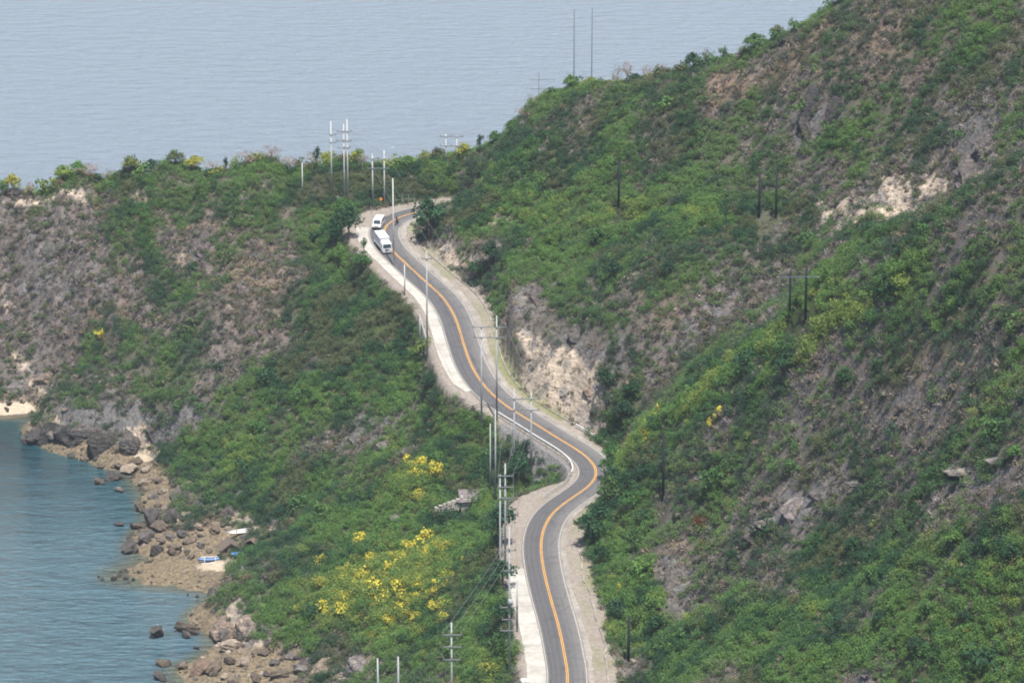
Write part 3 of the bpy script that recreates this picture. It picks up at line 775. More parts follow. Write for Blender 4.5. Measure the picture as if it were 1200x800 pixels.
# ---------------------------------------------------------------- road
def ribbon(name, l, r, lift, mat, s0=None, s1=None, thick=0.0, dash=None, kind='structure', jitter=0.0, step=1):
    """a strip along the road between the side offsets l and r (metres, right positive)"""
    i0 = 0 if s0 is None else int(np.searchsorted(ROAD_S, s0)); i1 = len(ROAD) if s1 is None else int(np.searchsorted(ROAD_S, s1))
    idx = np.arange(i0, i1, step)
    lf = l(ROAD_S[idx]) if callable(l) else np.full(len(idx), l, float)
    rf = r(ROAD_S[idx]) if callable(r) else np.full(len(idx), r, float)
    if jitter:
        lf = lf + jitter * fbm(ROAD_S[idx], 0 * idx + 3.3, 2.5, 3, 7); rf = rf + jitter * fbm(ROAD_S[idx], 0 * idx + 9.3, 2.5, 3, 9)
    P = ROAD[idx]
    L = P.copy(); L[:, :2] += ROAD_N[idx] * lf[:, None]; L[:, 2] += lift
    R = P.copy(); R[:, :2] += ROAD_N[idx] * rf[:, None]; R[:, 2] += lift
    n = len(idx)
    if thick <= 0:
        V = np.stack([L, R], 1).reshape(-1, 3)
        k = np.arange(n - 1)
        if dash: k = k[((k * 0.6 * step) % dash[0]) < dash[1]]
        F = np.stack([2 * k, 2 * k + 1, 2 * k + 3, 2 * k + 2], -1)
    else:
        dn = np.array([0, 0, thick])
        V = np.stack([L, R, R - dn, L - dn], 1).reshape(-1, 3)
        k = np.arange(n - 1) * 4
        F = np.concatenate([np.stack([k + a, k + b, k + 4 + b, k + 4 + a], -1) for a, b in ((0, 1), (1, 2), (2, 3), (3, 0))] + [np.array([[3, 2, 1, 0]]), np.array([[0, 1, 2, 3]]) + 4 * (n - 1)])
    me = fast_mesh(name, V, F, False)
    uvl = me.attributes.new('along', 'FLOAT_VECTOR', 'POINT')
    per = 2 if thick <= 0 else 4
    side = np.stack([lf, rf], 1) if per == 2 else np.stack([lf, rf, rf, lf], 1)
    al = np.stack([np.repeat(ROAD_S[idx], per), side.ravel(), np.zeros(n * per)], -1)
    uvl.data.foreach_set('vector', al.astype(np.float32).ravel())
    o = link(name, me, mat)
    if kind: tag(o, kind=kind)
    return o

def mat_asphalt():
    k = Nodes('asphalt', 0.8, 0.3)
    p = k.pos()
    a = k.attr('along').outputs['Vector']
    sp = k.n('ShaderNodeSeparateXYZ'); k.l(a, sp.inputs[0])
    d = sp.outputs[1]
    n1, n2 = k.noise(p, 6, 5, .7), k.noise(a, 0.8, 4, .6, (0.05, 1.2, 1))
    c = k.mix(k.rng(n1, .3, .7), (0.060, 0.060, 0.066), (0.094, 0.092, 0.096))
    # paler wheel tracks and dust towards the right hand edge
    tr = k.math('ABSOLUTE', k.math('SUBTRACT', k.math('PINGPONG', k.math('ADD', d, 7.2), 0.9), 0.45))
    c = k.mix(k.math('MULTIPLY', k.rng(tr, .0, .35, 1, 0), .35), c, (0.125, 0.12, 0.12))
    c = k.mix(k.math('MULTIPLY', k.rng(k.math('ADD', d, k.math('MULTIPLY', n2, 1.2)), .8, 3.6), .55), c, (0.185, 0.176, 0.168))
    c = k.mix(k.rng(n2, .55, .75, 0, .4), c, (0.055, 0.055, 0.06))
    n3 = k.noise(p, .35, 5, .65)
    c = k.mix(k.rng(n3, .56, .62, 0, .35), c, (0.048, 0.048, 0.052))                       # repair patches
    crack = k.rng(k.voro(p, .33, 'DISTANCE_TO_EDGE'), 0, .03, .6, 0)
    c = k.mix(crack, c, (0.05, 0.05, 0.052))
    edge = k.rng(k.math('ADD', k.math('ABSOLUTE', d), k.math('MULTIPLY', n1, .8)), 3.1, 3.9)
    c = k.mix(k.math('MULTIPLY', edge, .7), c, (0.21, 0.19, 0.165))
    k.base(c); k.bump(n1, .2, .02)
    return k.m
def mat_paint(name, col, worn=(0.2, 0.19, 0.18), amt=.8):
    k = Nodes(name, 0.6, 0.3)
    n = k.noise(k.pos(), 2.2, 5, .7)
    k.base(k.mix(k.rng(n, .38, .64, 0, amt), col, worn))
    return k.m
def mat_concrete(name='concrete', a=(0.30, 0.285, 0.265), b=(0.44, 0.42, 0.39), joint=0.0):
    k = Nodes(name, 0.85, 0.25)
    p = k.pos()
    n1, n2 = k.noise(p, 1.2, 6, .65), k.noise(p, .25, 4, .6)
    c = k.mix(k.rng(n1, .3, .7), a, b)
    c = k.mix(k.rng(n2, .42, .7, 0, .75), c, tuple(x * .72 for x in a))
    if joint:
        s = k.n('ShaderNodeSeparateXYZ'); k.l(k.attr('along').outputs['Vector'], s.inputs[0])
        j = k.math('LESS_THAN', k.math('PINGPONG', s.outputs[0], joint / 2), 0.09)
        c = k.mix(k.math('MULTIPLY', j, .3), c, (0.14, 0.13, 0.12))
    k.base(c); k.bump(n1, .3, .05)
    return k.m
M_ASPH, M_CONC, M_SLAB = mat_asphalt(), mat_concrete(), mat_concrete('slab concrete', (0.33, 0.312, 0.285), (0.46, 0.435, 0.395), 3.0)
M_WHITE, M_YELLOW = mat_paint('white road paint', (0.42, 0.41, 0.39)), mat_paint('yellow road paint', (0.66, 0.33, 0.05), (0.24, 0.18, 0.12), .7)
M_DUST = mat_concrete('compacted gravel', (0.21, 0.19, 0.17), (0.33, 0.30, 0.27))

S = s_of_v
ribbon('road', -HALF, HALF, 0.03, M_ASPH)
# fine gravel shoulder on the right, from the paint to the ditch
ribbon('gravel_shoulder', HALF - .06, lambda s: HALF + np.interp(s, [0, S(640), S(560), S(470), S(350), S(300), 400], [.9, .9, .7, 1.1, 1.5, 1.3, .8]), 0.012, M_DUST, jitter=.45)
ribbon('road_marking', -HALF + .18, -HALF + .30, 0.036, M_WHITE)
ribbon('road_marking', HALF - .38, HALF - .25, 0.036, M_WHITE)
ribbon('road_marking', -.21, -.065, 0.036, M_YELLOW)
ribbon('road_marking', .065, .21, 0.036, M_YELLOW)
# pale concrete widening on the left hand side, in two lengths
ribbon('concrete_shoulder', lambda s: np.interp(s, [0, S(700), S(662)], [-6.5, -6.6, -6.3]), -HALF, 0.02, M_SLAB, 0, S(663), 0.16)
ribbon('concrete_shoulder', lambda s: np.interp(s, [S(455), S(446), S(400), S(330), S(300), S(280), S(266)], [-4.6, -5.6, -5.8, -5.6, -5.4, -5.9, -6.4]), -HALF, 0.02, M_SLAB, S(455), S(266), 0.16)
# low kerb of the drain along the foot of the hill
M_KERB = mat_concrete('stained drain concrete', (0.17, 0.155, 0.14), (0.36, 0.335, 0.30))
_kw = lambda s: 6.7 + .55 * fbm(s, s * 0 + 1, 7, 3, 3)
for a_, b_ in ((0, S(735)), (S(728), S(690)), (S(684), S(672)), (S(668), S(640))):
    ribbon('drain_kerb', lambda s: _kw(s), lambda s: _kw(s) + .26, 0.14, M_KERB, a_, b_, 0.4, jitter=.12)
ribbon('drain_kerb', lambda s: np.interp(s, [S(505), S(440), S(350), S(285)], [6.3, 6.3, 7.2, 6.4]), lambda s: np.interp(s, [S(505), S(440), S(350), S(285)], [6.5, 6.5, 7.4, 6.6]), 0.12, M_KERB, S(505), S(285), 0.35)

# ---------------------------------------------------------------- modelling helpers for things
class MB:
    """collects simple solids and links them as one mesh object"""
    def __init__(self): self.bm = bmesh.new()
    def box(self, c, s, rot=None, bevel=0.0, taper=None):
        r = bmesh.ops.create_cube(self.bm, size=1.0)
        vs = r['verts']
        for v in vs:
            p = Vector((v.co.x * s[0], v.co.y * s[1], v.co.z * s[2]))
            if taper and v.co.z > 0: p.x *= taper[0]; p.y *= taper[1]
            if rot is not None: p = rot @ p
            v.co = p + Vector(c)
        if bevel:
            es = list({e for v in vs for e in v.link_edges})
            bmesh.ops.bevel(self.bm, geom=es, offset=bevel, segments=2, affect='EDGES', profile=0.6)
        return self
    def tube(self, pts, rad, n=8, cap=True):
        pts = [Vector(p) for p in pts]
        rad = rad if hasattr(rad, '__len__') else [rad] * len(pts)
        rings = []
        up = Vector((0, 0, 1))
        for i, p in enumerate(pts):
            d = (pts[min(i + 1, len(pts) - 1)] - pts[max(i - 1, 0)]).normalized()
            a = d.cross(up)
            if a.length < 1e-3: a = d.cross(Vector((0, 1, 0)))
            a.normalize(); b = d.cross(a)
            rings.append([self.bm.verts.new(p + (a * math.cos(2 * math.pi * k / n) + b * math.sin(2 * math.pi * k / n)) * rad[i]) for k in range(n)])
        for r0, r1 in zip(rings, rings[1:]):
            for k in range(n):
                self.bm.faces.new((r0[k], r0[(k + 1) % n], r1[(k + 1) % n], r1[k]))
        if cap:
            self.bm.faces.new(rings[0][::-1]); self.bm.faces.new(rings[-1])
        return self
    def prism(self, prof, x0, x1, bevel=0.0):
        """side profile [(y, z)] stretched along x"""
        a = [self.bm.verts.new((x0, y, z)) for y, z in prof]
        b = [self.bm.verts.new((x1, y, z)) for y, z in prof]
        n = len(prof)
        fs = [self.bm.faces.new(a), self.bm.faces.new(b[::-1])]
        for k in range(n): fs.append(self.bm.faces.new((a[k], b[k], b[(k + 1) % n], a[(k + 1) % n])))
        if bevel:
            es = list({e for f in fs for e in f.edges})
            bmesh.ops.bevel(self.bm, geom=es, offset=bevel, segments=2, affect='EDGES', profile=0.6)
        return self
    def quad(self, *p):
        self.bm.faces.new([self.bm.verts.new(q) for q in p]); return self
    def ball(self, c, s, sub=2):
        r = bmesh.ops.create_icosphere(self.bm, subdivisions=sub, radius=1.0)
        for v in r['verts']: v.co = Vector((v.co.x * s[0] + c[0], v.co.y * s[1] + c[1], v.co.z * s[2] + c[2]))
        return self
    def build(self, name, mat, parent=None, smooth=False, loc=None):
        bmesh.ops.recalc_face_normals(self.bm, faces=self.bm.faces)
        me = bpy.data.meshes.new(name); self.bm.to_mesh(me); self.bm.free()
        if smooth:
            for p in me.polygons: p.use_smooth = True
        o = link(name, me, mat, parent)
        if loc is not None: o.location = loc
        return o

def empty(name, loc=(0, 0, 0), rz=0.0):
    o = bpy.data.objects.new(name, None); COL.objects.link(o)
    o.empty_display_size = 0.3
    o.location = loc; o.rotation_euler = (0, 0, rz)
    return o

def copy_tree(o, parent=None):
    c = o.copy(); COL.objects.link(c)
    if parent is not None: c.parent = parent
    for ch in list(o.children): copy_tree(ch, c)
    return c

def road_point(s, off, lift=0.03):
    i = int(np.clip(np.searchsorted(ROAD_S, s), 1, len(ROAD) - 2))
    p = ROAD[i].copy(); p[:2] += ROAD_N[i] * off; p[2] += lift
    t = ROAD[i + 1] - ROAD[i - 1]
    return p, t / np.linalg.norm(t)

NUM = ['', 'one', 'two', 'three', 'four', 'five', 'six', 'seven', 'eight', 'nine', 'ten', 'eleven', 'twelve']
ORD = ['', 'first', 'second', 'third', 'fourth', 'fifth', 'sixth', 'seventh', 'eighth', 'ninth', 'tenth', 'eleventh', 'twelfth']
ANCHOR = [(503, 250, 'the large roadside tree'), (451, 285, 'the white truck'), (425, 262, 'the gravel lay-by'), (645, 440, 'the pale rock cut'), (697, 517, 'the white barrier'), (692, 622, 'the dark roadside thicket'),
    (612, 600, 'the gravel pull-out'), (545, 586, 'the ruined hut'), (529, 765, 'the three-armed grey pole'), (726, 215, 'the lone dark pole'), (900, 228, 'the two dark poles'), (936, 345, 'the dark twin-pole frame'),
    (778, 545, 'the dark spur pole'), (737, 750, 'the dark bottom pole'), (684, 70, 'the tall ridge poles'), (965, 130, 'the dark crag'), (1045, 240, 'the pale broken cliff'), (930, 590, 'the grey scree'), (790, 695, 'the grey spur cliff'),
    (821, 605, 'the rust-red bush'), (404, 205, 'the tall twin poles'), (445, 220, 'the short twin poles'), (354, 222, 'the slim headland pole'), (270, 640, 'the thatched hut'), (35, 484, 'the far beach'), (110, 515, 'the undercut cliff'),
    (120, 388, 'the straw-yellow patch'), (265, 735, 'the pale shore outcrop'), (430, 515, 'the bare grey patch'), (445, 690, 'the yellow flowering slope'), (500, 390, 'the upper concrete shoulder'), (618, 730, 'the lower concrete shoulder'), (1145, 185, 'the grey slab'),
    (1185, 525, 'the bare tan streak'), (850, 92, 'the brown ridge scar'), (535, 170, 'the saddle poles'), (150, 680, 'the gravel spit'), (185, 610, 'the tall shore block'), (60, 235, 'the bare tan ledge'), (1190, 10, 'the upper right corner'), (1190, 790, 'the lower right corner'), (1190, 380, 'the right photo edge'),
    (900, 430, 'the green spur crest'), (1000, 780, 'the stony bottom clearing'), (640, 545, 'the stone embankment'), (200, 380, 'the green headland gully'), (280, 320, 'the bare brown headland slope'), (560, 300, 'the crumbling bank')]
def where(u, v):
    best = min(ANCHOR, key=lambda a: math.hypot(u - a[0], v - a[1]))
    dx, dy = u - best[0], v - best[1]
    r = math.hypot(dx, dy)
    pre = 'just ' if r < 32 else ('' if r < 75 else 'well ')
    a = math.degrees(math.atan2(-dy, dx)) % 360
    rel = ['right of', 'above and right of', 'above', 'above and left of', 'left of', 'below and left of', 'below', 'below and right of'][int((a + 22.5) // 45) % 8]
    return f'{pre}{rel} {best[2]}'
PENDING = []                                                            # (object, stem, u, v)
def name_later(o, stem, loc):
    u, v, _ = project(np.array(loc)[None])
    PENDING.append((o, stem, float(u[0]), float(v[0])))
def settle_names():
    groups = {}
    for o, stem, u, v in PENDING:
        groups.setdefault(stem + ' ' + where(u, v), []).append((u, o))
    for lab, lst in groups.items():
        if len(lst) == 1: lst[0][1]['label'] = lab; continue
        lst.sort(key=lambda t: t[0])
        n = len(lst)
        for k, (u, o) in enumerate(lst):
            if n == 2: w = ('left', 'right')[k] + ' of two'
            elif k == 0: w = 'leftmost of ' + NUM[min(n, 12)]
            elif k == n - 1: w = 'rightmost of ' + NUM[min(n, 12)]
            else: w = ORD[min(k + 1, 12)] + ' from left'
            o['label'] = lab + ', ' + w
    for o, *_ in PENDING:
        if len(o['label'].replace('-', ' ').split()) > 16: o['label'] = o['label'].replace(' well ', ' ').replace(' just ', ' ').replace(', ', ' ')

# ---------------------------------------------------------------- materials of things
M_GALV = plain('galvanised steel', (0.30, 0.315, 0.325), .6, .4, .2)
M_PALEPOLE = plain('pale concrete pole', (0.42, 0.415, 0.41), .8, .3, .15)
M_DARKWOOD = plain('tarred wood', (0.016, 0.018, 0.022), .85, .2, .3)
M_GREYWOOD = plain('weathered wood', (0.20, 0.18, 0.16), .9, .2, .3)
M_ARM = plain('grey crossarm', (0.17, 0.18, 0.19), .7, .3, .2)
M_INS = plain('porcelain', (0.22, 0.15, 0.12), .3, .6, .1)
M_WIRE = plain('aluminium wire', (0.16, 0.17, 0.18), .5, .5, .1)
M_WPAINT = plain('white painted steel', (0.60, 0.60, 0.58), .5, .4, .1)
M_VAN = plain('white car paint', (0.66, 0.67, 0.68), .3, .5, .03)
M_CARGO = plain('cargo panels', (0.40, 0.41, 0.45), .45, .4, .08, 1.5)
M_ROOFW = plain('white sheet roof', (0.62, 0.63, 0.65), .5, .4, .06)
M_GLASS = plain('dark glass', (0.03, 0.045, 0.06), .08, .6, .05)
M_TYRE = plain('tyre rubber', (0.02, 0.02, 0.022), .85, .2, .1)
M_RIM = plain('wheel rim', (0.4, 0.4, 0.42), .4, .5, .1)
M_BLACK = plain('black plastic', (0.03, 0.03, 0.033), .6, .3, .1)
M_LAMP = plain('headlamp', (0.75, 0.76, 0.78), .15, .6, .02)
M_AMBER = plain('amber lens', (0.6, 0.2, 0.03), .3, .5, .02)
M_ORANGE = plain('orange sign face', (0.75, 0.24, 0.04), .5, .3, .05)
M_THATCH = plain('thatch', (0.125, 0.10, 0.082), .95, .1, .35, 5)
M_BAMBOO = plain('bamboo wall', (0.19, 0.14, 0.10), .8, .2, .3, 4)
M_TIN = plain('rusty grey sheet', (0.30, 0.275, 0.265), .7, .3, .25, 2)
M_STONE = mat_concrete('rubble stone', (0.13, 0.125, 0.125), (0.24, 0.23, 0.22))
M_OLDWALL = mat_concrete('old plaster wall', (0.28, 0.25, 0.24), (0.46, 0.42, 0.38))
M_BLUE = plain('blue boat paint', (0.05, 0.13, 0.30), .4, .4, .15)
M_SKIN = plain('skin', (0.30, 0.17, 0.11), .6, .3, .05)
M_JACKET = plain('dark jacket', (0.025, 0.027, 0.035), .8, .2, .15)
M_JEANS = plain('dark trousers', (0.035, 0.04, 0.06), .85, .2, .15)
M_BARK = plain('bark', (0.13, 0.10, 0.08), .95, .1, .3)
M_BARKP = plain('pale bark', (0.30, 0.24, 0.21), .95, .1, .25)

def mat_boulder():
    k = Nodes('boulder', .9, .25)
    o, p = k.obj(), k.pos()
    oi = k.n('ShaderNodeObjectInfo')
    n1, n2 = k.noise(o, 1.5, 6, .68), k.noise(p, .8, 5, .6)
    c = k.mix(k.rng(n1, .32, .68), (.35, .34, .34), (1.15, 1.1, 1.05))
    m = k.n('ShaderNodeMix', data_type='RGBA', blend_type='MULTIPLY'); m.inputs[0].default_value = 1
    k.l(c, m.inputs[6]); k.l(oi.outputs['Color'], m.inputs[7])
    z = k.n('ShaderNodeSeparateXYZ'); k.l(p, z.inputs[0])
    wet = k.rng(k.math('ADD', z.outputs[2], k.math('MULTIPLY', n2, .9)), .55, 1.3, .85, 0)
    k.base(k.mix(wet, m.outputs[2], (.035, .03, .022)))
    k.bump(n1, .9, .3)
    return k.m
M_BOULDER = mat_boulder()

# ---------------------------------------------------------------- embankment wall, rails and barrier
def embankment():
    s0, s1 = S(566, 690), S(488)
    ss = np.arange(s0, s1, 0.8)
    offs = [-4.55, -5.2, -5.9, -6.8, -7.8, -9.0]
    rows = []
    for s in ss:
        r = []
        for k, of in enumerate(offs):
            p, _ = road_point(s, of, 0)
            z = float(height(p[0], p[1])) + (0.14 if 0 < k < 5 else (.10 if k == 0 else -.3))
            if k and r: z = min(z, r[-1][2])
            r.append((p[0], p[1], z))
        rows.append(r)
    m = MB(); b = m.bm
    top = [[b.verts.new(q) for q in r] for r in rows]
    bot = [[b.verts.new((q[0], q[1], q[2] - .7)) for q in r] for r in rows]
    n, k = len(rows), len(offs)
    for i in range(n - 1):
        for j in range(k - 1):
            b.faces.new((top[i][j], top[i + 1][j], top[i + 1][j + 1], top[i][j + 1]))
            b.faces.new((bot[i][j + 1], bot[i + 1][j + 1], bot[i + 1][j], bot[i][j]))
        for j in (0, k - 1):
            b.faces.new((top[i][j], bot[i][j], bot[i + 1][j], top[i + 1][j]))
    for i in (0, n - 1):
        for j in range(k - 1): b.faces.new((top[i][j], top[i][j + 1], bot[i][j + 1], bot[i][j]))
    kk = Nodes('riprap stone', .9, .2)
    br = kk.n('ShaderNodeTexVoronoi', feature='DISTANCE_TO_EDGE'); kk.l(kk.pos(), br.inputs['Vector']); br.inputs['Scale'].default_value = 1.6
    nn = kk.noise(kk.pos(), 1.3, 5, .65)
    c = kk.mix(kk.rng(nn, .3, .7), (.09, .087, .09), (.19, .18, .178))
    kk.base(kk.mix(kk.rng(br.outputs['Distance'], 0, .06, 1, 0), c, (.25, .24, .23)))
    kk.bump(br.outputs['Distance'], .7, .2)
    tag(m.build('retaining_wall', kk.m), 'dark grey stone embankment wall sloping down under the white balustrade', 'retaining wall')
embankment()

def rail_along(name, s0, s1, off, label, cat, mats, h=0.85, gap=2.0, rails=((.8, .16, .07),), post=(.11, .11), sub=0):
    p0, _ = road_point((s0 + s1) / 2, off, 0)
    root = empty(name, p0); tag(root, label, cat)
    O = Vector(p0)
    offf = off if callable(off) else (lambda s: off)
    def P(s, z):
        q, _ = road_point(s, offf(s), 0)
        return Vector((q[0], q[1], q[2] + z)) - O
    ss = np.arange(s0, s1 + .01, 1.0)
    for z, hh, tt in rails:
        m = MB()
        for a, b in zip(ss, ss[1:]):
            A, B = P(a, z), P(b, z); d = (B - A); L = d.length
            R = Matrix.Rotation(math.atan2(d.y, d.x), 3, 'Z') @ Matrix.Rotation(-math.asin(d.z / L), 3, 'Y')
            m.box((A + B) / 2, (L + .02, tt, hh), R)
        m.build('rail', mats[0], root)
    for s in np.arange(s0, s1 + .01, gap):
        A = P(s, 0)
        MB().box((A.x, A.y, A.z + h / 2 - .25), (post[0], post[1], h + .5), None, .01).build('post', mats[1], root)
    return root
rail_along('balustrade', S(560, 700), S(482), -4.35, 'long white concrete balustrade edging the road above the stone embankment', 'balustrade', (M_WPAINT, M_CONC), 1.0, 1.6, ((.95, .20, .18), (.5, .09, .07)), (.16, .16))
rail_along('guard_rail', S(590, 662), S(566, 694), -4.2, 'low grey post and rail guard on the far side of the gravel pull-out', 'guard rail', (M_GALV, M_CONC), .7, 1.5, ((.6, .22, .06),), (.15, .15))
rail_along('barrier', S(536), S(508), 6.0, 'short white barrier on the right verge beyond the green spur', 'barrier', (M_WPAINT, M_CONC), .85, 2.0, ((.62, .42, .16),), (.18, .22))
rail_along('guard_rail', S(405), S(372), -7.3, 'thin pale post and rail guard outside the concrete shoulder', 'guard rail', (M_WPAINT, M_WPAINT), .8, 1.8, ((.7, .12, .06),), (.12, .12))

# ---------------------------------------------------------------- power poles
ARMS = {}
def poles(key, name, label, shafts, arms, base, mats, rad=(.20, .12), group='power poles along the coast road', insul=True, box=None, cat='power pole', y=None, feet=None):
    """shafts: (u, v_top) and optionally the v of a foot; arms: (v, u0, u1); base: the picture point where it stands"""
    g0 = ground([base[0]], [base[1]])[0]
    y0 = g0[1] if y is None else y
    root = empty(name, (g0[0], y0, float(height(g0[0], y0)))); tag(root, label, cat, group)
    O = Vector(root.location)
    xs = []
    fy = [float(q[1]) for q in ground([f[0] for f in feet], [f[1] for f in feet])] if feet else None
    yof = (lambda u: float(np.interp(u, [sh[0] for sh in shafts], fy)) + (0 if shafts[0][0] <= u <= shafts[-1][0] else (u - (shafts[0][0] if u < shafts[0][0] else shafts[-1][0])) * (fy[-1] - fy[0]) / (shafts[-1][0] - shafts[0][0]))) if feet else (lambda u: y0)
    for sh in shafts:
        t = at_y(sh[0], sh[1], yof(sh[0]))
        zb = float(height(t[0], t[1])) - .6
        if len(sh) > 2:                                                 # a hung shorter post between arms
            zb = float(at_y(sh[0], sh[2], y0)[2])
        MB().tube([Vector((t[0], t[1], zb)) - O, Vector((t[0], t[1], t[2])) - O], [rad[0], rad[1]], 10).build('shaft', mats[0], root, True)
        xs.append(t[0])
    ends = []
    for v, u0, u1 in arms:
        a, b = Vector(at_y(u0, v, yof(u0))), Vector(at_y(u1, v, yof(u1)))
        yy = rad[1] + .07
        A, B = a - O - Vector((0, yy, 0)), b - O - Vector((0, yy, 0))
        L = (B - A).length
        am = MB().box((A + B) / 2, (L, .13, .17), (B - A).to_track_quat('X', 'Z').to_matrix(), .01).build('crossarm', mats[1], root)
        ks = 3 if L > 2.2 else 2
        for k in range(ks) if insul else ():
            q = A + (B - A) * (0.04 + .92 * k / (ks - 1))
            m = MB()
            m.tube([q + Vector((0, 0, .07)), q + Vector((0, 0, .22)), q + Vector((0, 0, .23)), q + Vector((0, 0, .42))], [.04, .04, .10, .07], 8)
            m.build('insulator', M_INS, am, True)
        for k in range(ks): ends.append(A + (B - A) * (0.04 + .92 * k / (ks - 1)) + O + Vector((0, 0, .42)))
    if box:
        t = at_y(box[0], box[1], y0); c = Vector(t) - O + Vector((0, -.45, 0))
        tr = MB().tube([c - Vector((0, 0, .55)), c + Vector((0, 0, .55))], [.34, .34], 14).build('transformer', M_GALV, root, True)
        for dx in (-.16, .16): MB().tube([c + Vector((dx, 0, .55)), c + Vector((dx, 0, .85))], [.05, .03], 6).build('bushing', M_INS, tr)
    ARMS[key] = ends if ends else [Vector((x, y0, float(at_y(sh[0], sh[1], y0)[2]))) for x, sh in zip(xs, shafts)]
    return root
GA = (M_GALV, M_ARM); PA = (M_PALEPOLE, M_ARM); DK = (M_DARKWOOD, M_ARM); ST = (plain('dark weathered steel', (.085, .095, .105), .7, .3, .2), M_ARM)
poles('far_a', 'power_pole', 'tall pale single pole with two short arms, left of the tall twin poles', [(387.5, 142)], [(158, 386, 394), (167, 386, 394)], (387.5, 231), PA)
poles('far_b', 'double_power_pole', 'tall twin pale poles tied by three crossarms left of the gravel lay-by', [(402.5, 146), (406.5, 140)], [(154, 395, 412), (165, 394, 412), (173, 396, 411)], (405, 239), PA)
poles('far_c', 'double_power_pole', 'short twin pale poles with two crossarms behind the gravel lay-by', [(436.3, 180), (450, 176)], [(186, 430, 457), (197, 430, 457)], (443, 241), PA)
poles('bend', 'power_pole', 'plain pale pole at the road edge in front of the white truck', [(460.3, 209)], [], (457.5, 312), PA)
poles('head', 'power_pole', 'slim short pale pole alone on the headland left of the tall poles', [(354, 191)], [], (354, 232), PA, (.15, .10))
poles('saddle', 'double_power_pole', 'twin pale poles with two crossarms in greenery on the saddle', [(522.5, 157), (535.2, 159)], [(160, 515, 543), (171, 515, 543)], (524, 192), PA)
poles('rid', 'power_pole', 'grey pole with two crossarms rising from behind the ridge brush', [(631.5, 84)], [(93.5, 620.5, 651), (104, 622, 641)], (628, 118), ST, (.18, .10))
poles('tall1', 'power_pole', 'left one of the two tall bare grey poles on the ridge', [(673, 11)], [], (673, 92), ST, (.20, .15))
poles('tall2', 'power_pole', 'right one of the two tall bare grey poles on the ridge', [(694, 10)], [], (694, 96), ST, (.20, .15))
poles('r474', 'power_pole', 'short pale pole standing on the left of the road below the truck', [(474, 310)], [], (472, 347), PA, (.16, .10))
poles('r500', 'power_pole', 'tall thin grey pole in front of the upper concrete shoulder', [(499.8, 294)], [(303, 494, 506)], (499, 424), GA)
poles('r492', 'power_pole', 'short grey pole left of the upper concrete shoulder', [(492, 368)], [], (492, 415), GA, (.15, .1))
poles('H1', 'double_power_pole', 'tall grey twin-pole frame with two long crossarms standing before the rock cut road', [(564, 382), (582, 370)], [(383, 553, 594), (395, 554, 594)], (572, 500), GA)
poles('H2', 'double_power_pole', 'grey twin-pole frame with two wide crossarms beside the balustrade', [(602.5, 455), (622.5, 458)], [(467, 590, 634), (480, 592, 633)], (610, 562), GA)
poles('r575', 'power_pole', 'thin bare grey pole rising from the bushes left of the balustrade', [(574.5, 496)], [], (574, 580), GA, (.15, .1))
poles('r581', 'power_pole', 'bare grey pole close beside the thinnest one, left of the balustrade', [(580.5, 480)], [], (581, 586), GA, (.19, .12))
poles('r592', 'power_pole', 'grey pole with three crossarms right of the ruined hut', [(592, 543), (586, 556, 735)], [(557, 583, 602), (570, 583, 602), (583, 583, 601)], (592, 664), GA)
poles('r597', 'power_pole', 'tall grey pole with transformer and several crossarms left of the lower concrete shoulder', [(596.8, 617), (606, 680, 740)], [(644, 588, 605), (668, 589, 605), (711, 586, 607), (725, 588, 606), (738, 586, 607)], (597, 792), GA, box=(598, 704))
poles('r529', 'power_pole', 'grey pole with three insulator-laden crossarms at the bottom of the picture', [(529, 729)], [(743, 518, 541), (757, 519, 541), (772, 519, 540)], (529, 850), GA)
poles('r443', 'power_pole', 'short bare grey pole at the bottom, left one of a pair', [(442.5, 771)], [], (443, 835), GA, (.19, .15), group='low bare poles at the bottom')
poles('r466', 'power_pole', 'short bare grey pole at the bottom, right one of a pair', [(466.5, 769)], [], (466, 835), GA, (.19, .15), group='low bare poles at the bottom')
DG = 'dark wooden poles on the hillside'
poles('d726', 'wooden_pole', 'lone dark wooden pole on the upper green slope', [(725.5, 187)], [], (727, 243), DK, (.27, .22), DG)
poles('d891', 'wooden_pole', 'left one of the two dark wooden poles below the crag', [(890.5, 202)], [], (891, 254), DK, (.26, .21), DG)
poles('d910', 'wooden_pole', 'right one of the two dark wooden poles below the crag', [(910.5, 201)], [], (911, 256), DK, (.26, .21), DG)
poles('d936', 'double_wooden_pole', 'dark twin-pole frame with one pale crossarm in the hillside gully', [(926.5, 318), (945.5, 311)], [(324, 914, 959)], (944, 374), (M_DARKWOOD, M_PALEPOLE), (.22, .18), DG, insul=False, feet=[(926, 373), (945, 375)])
poles('d778', 'wooden_pole', 'dark wooden pole on the near spur right of the road', [(778, 508)], [], (779, 581), DK, (.26, .21), DG)
poles('d737', 'wooden_pole', 'dark wooden pole at the foot of the spur near the bottom', [(737, 722)], [], (738, 776), DK, (.26, .21), DG)

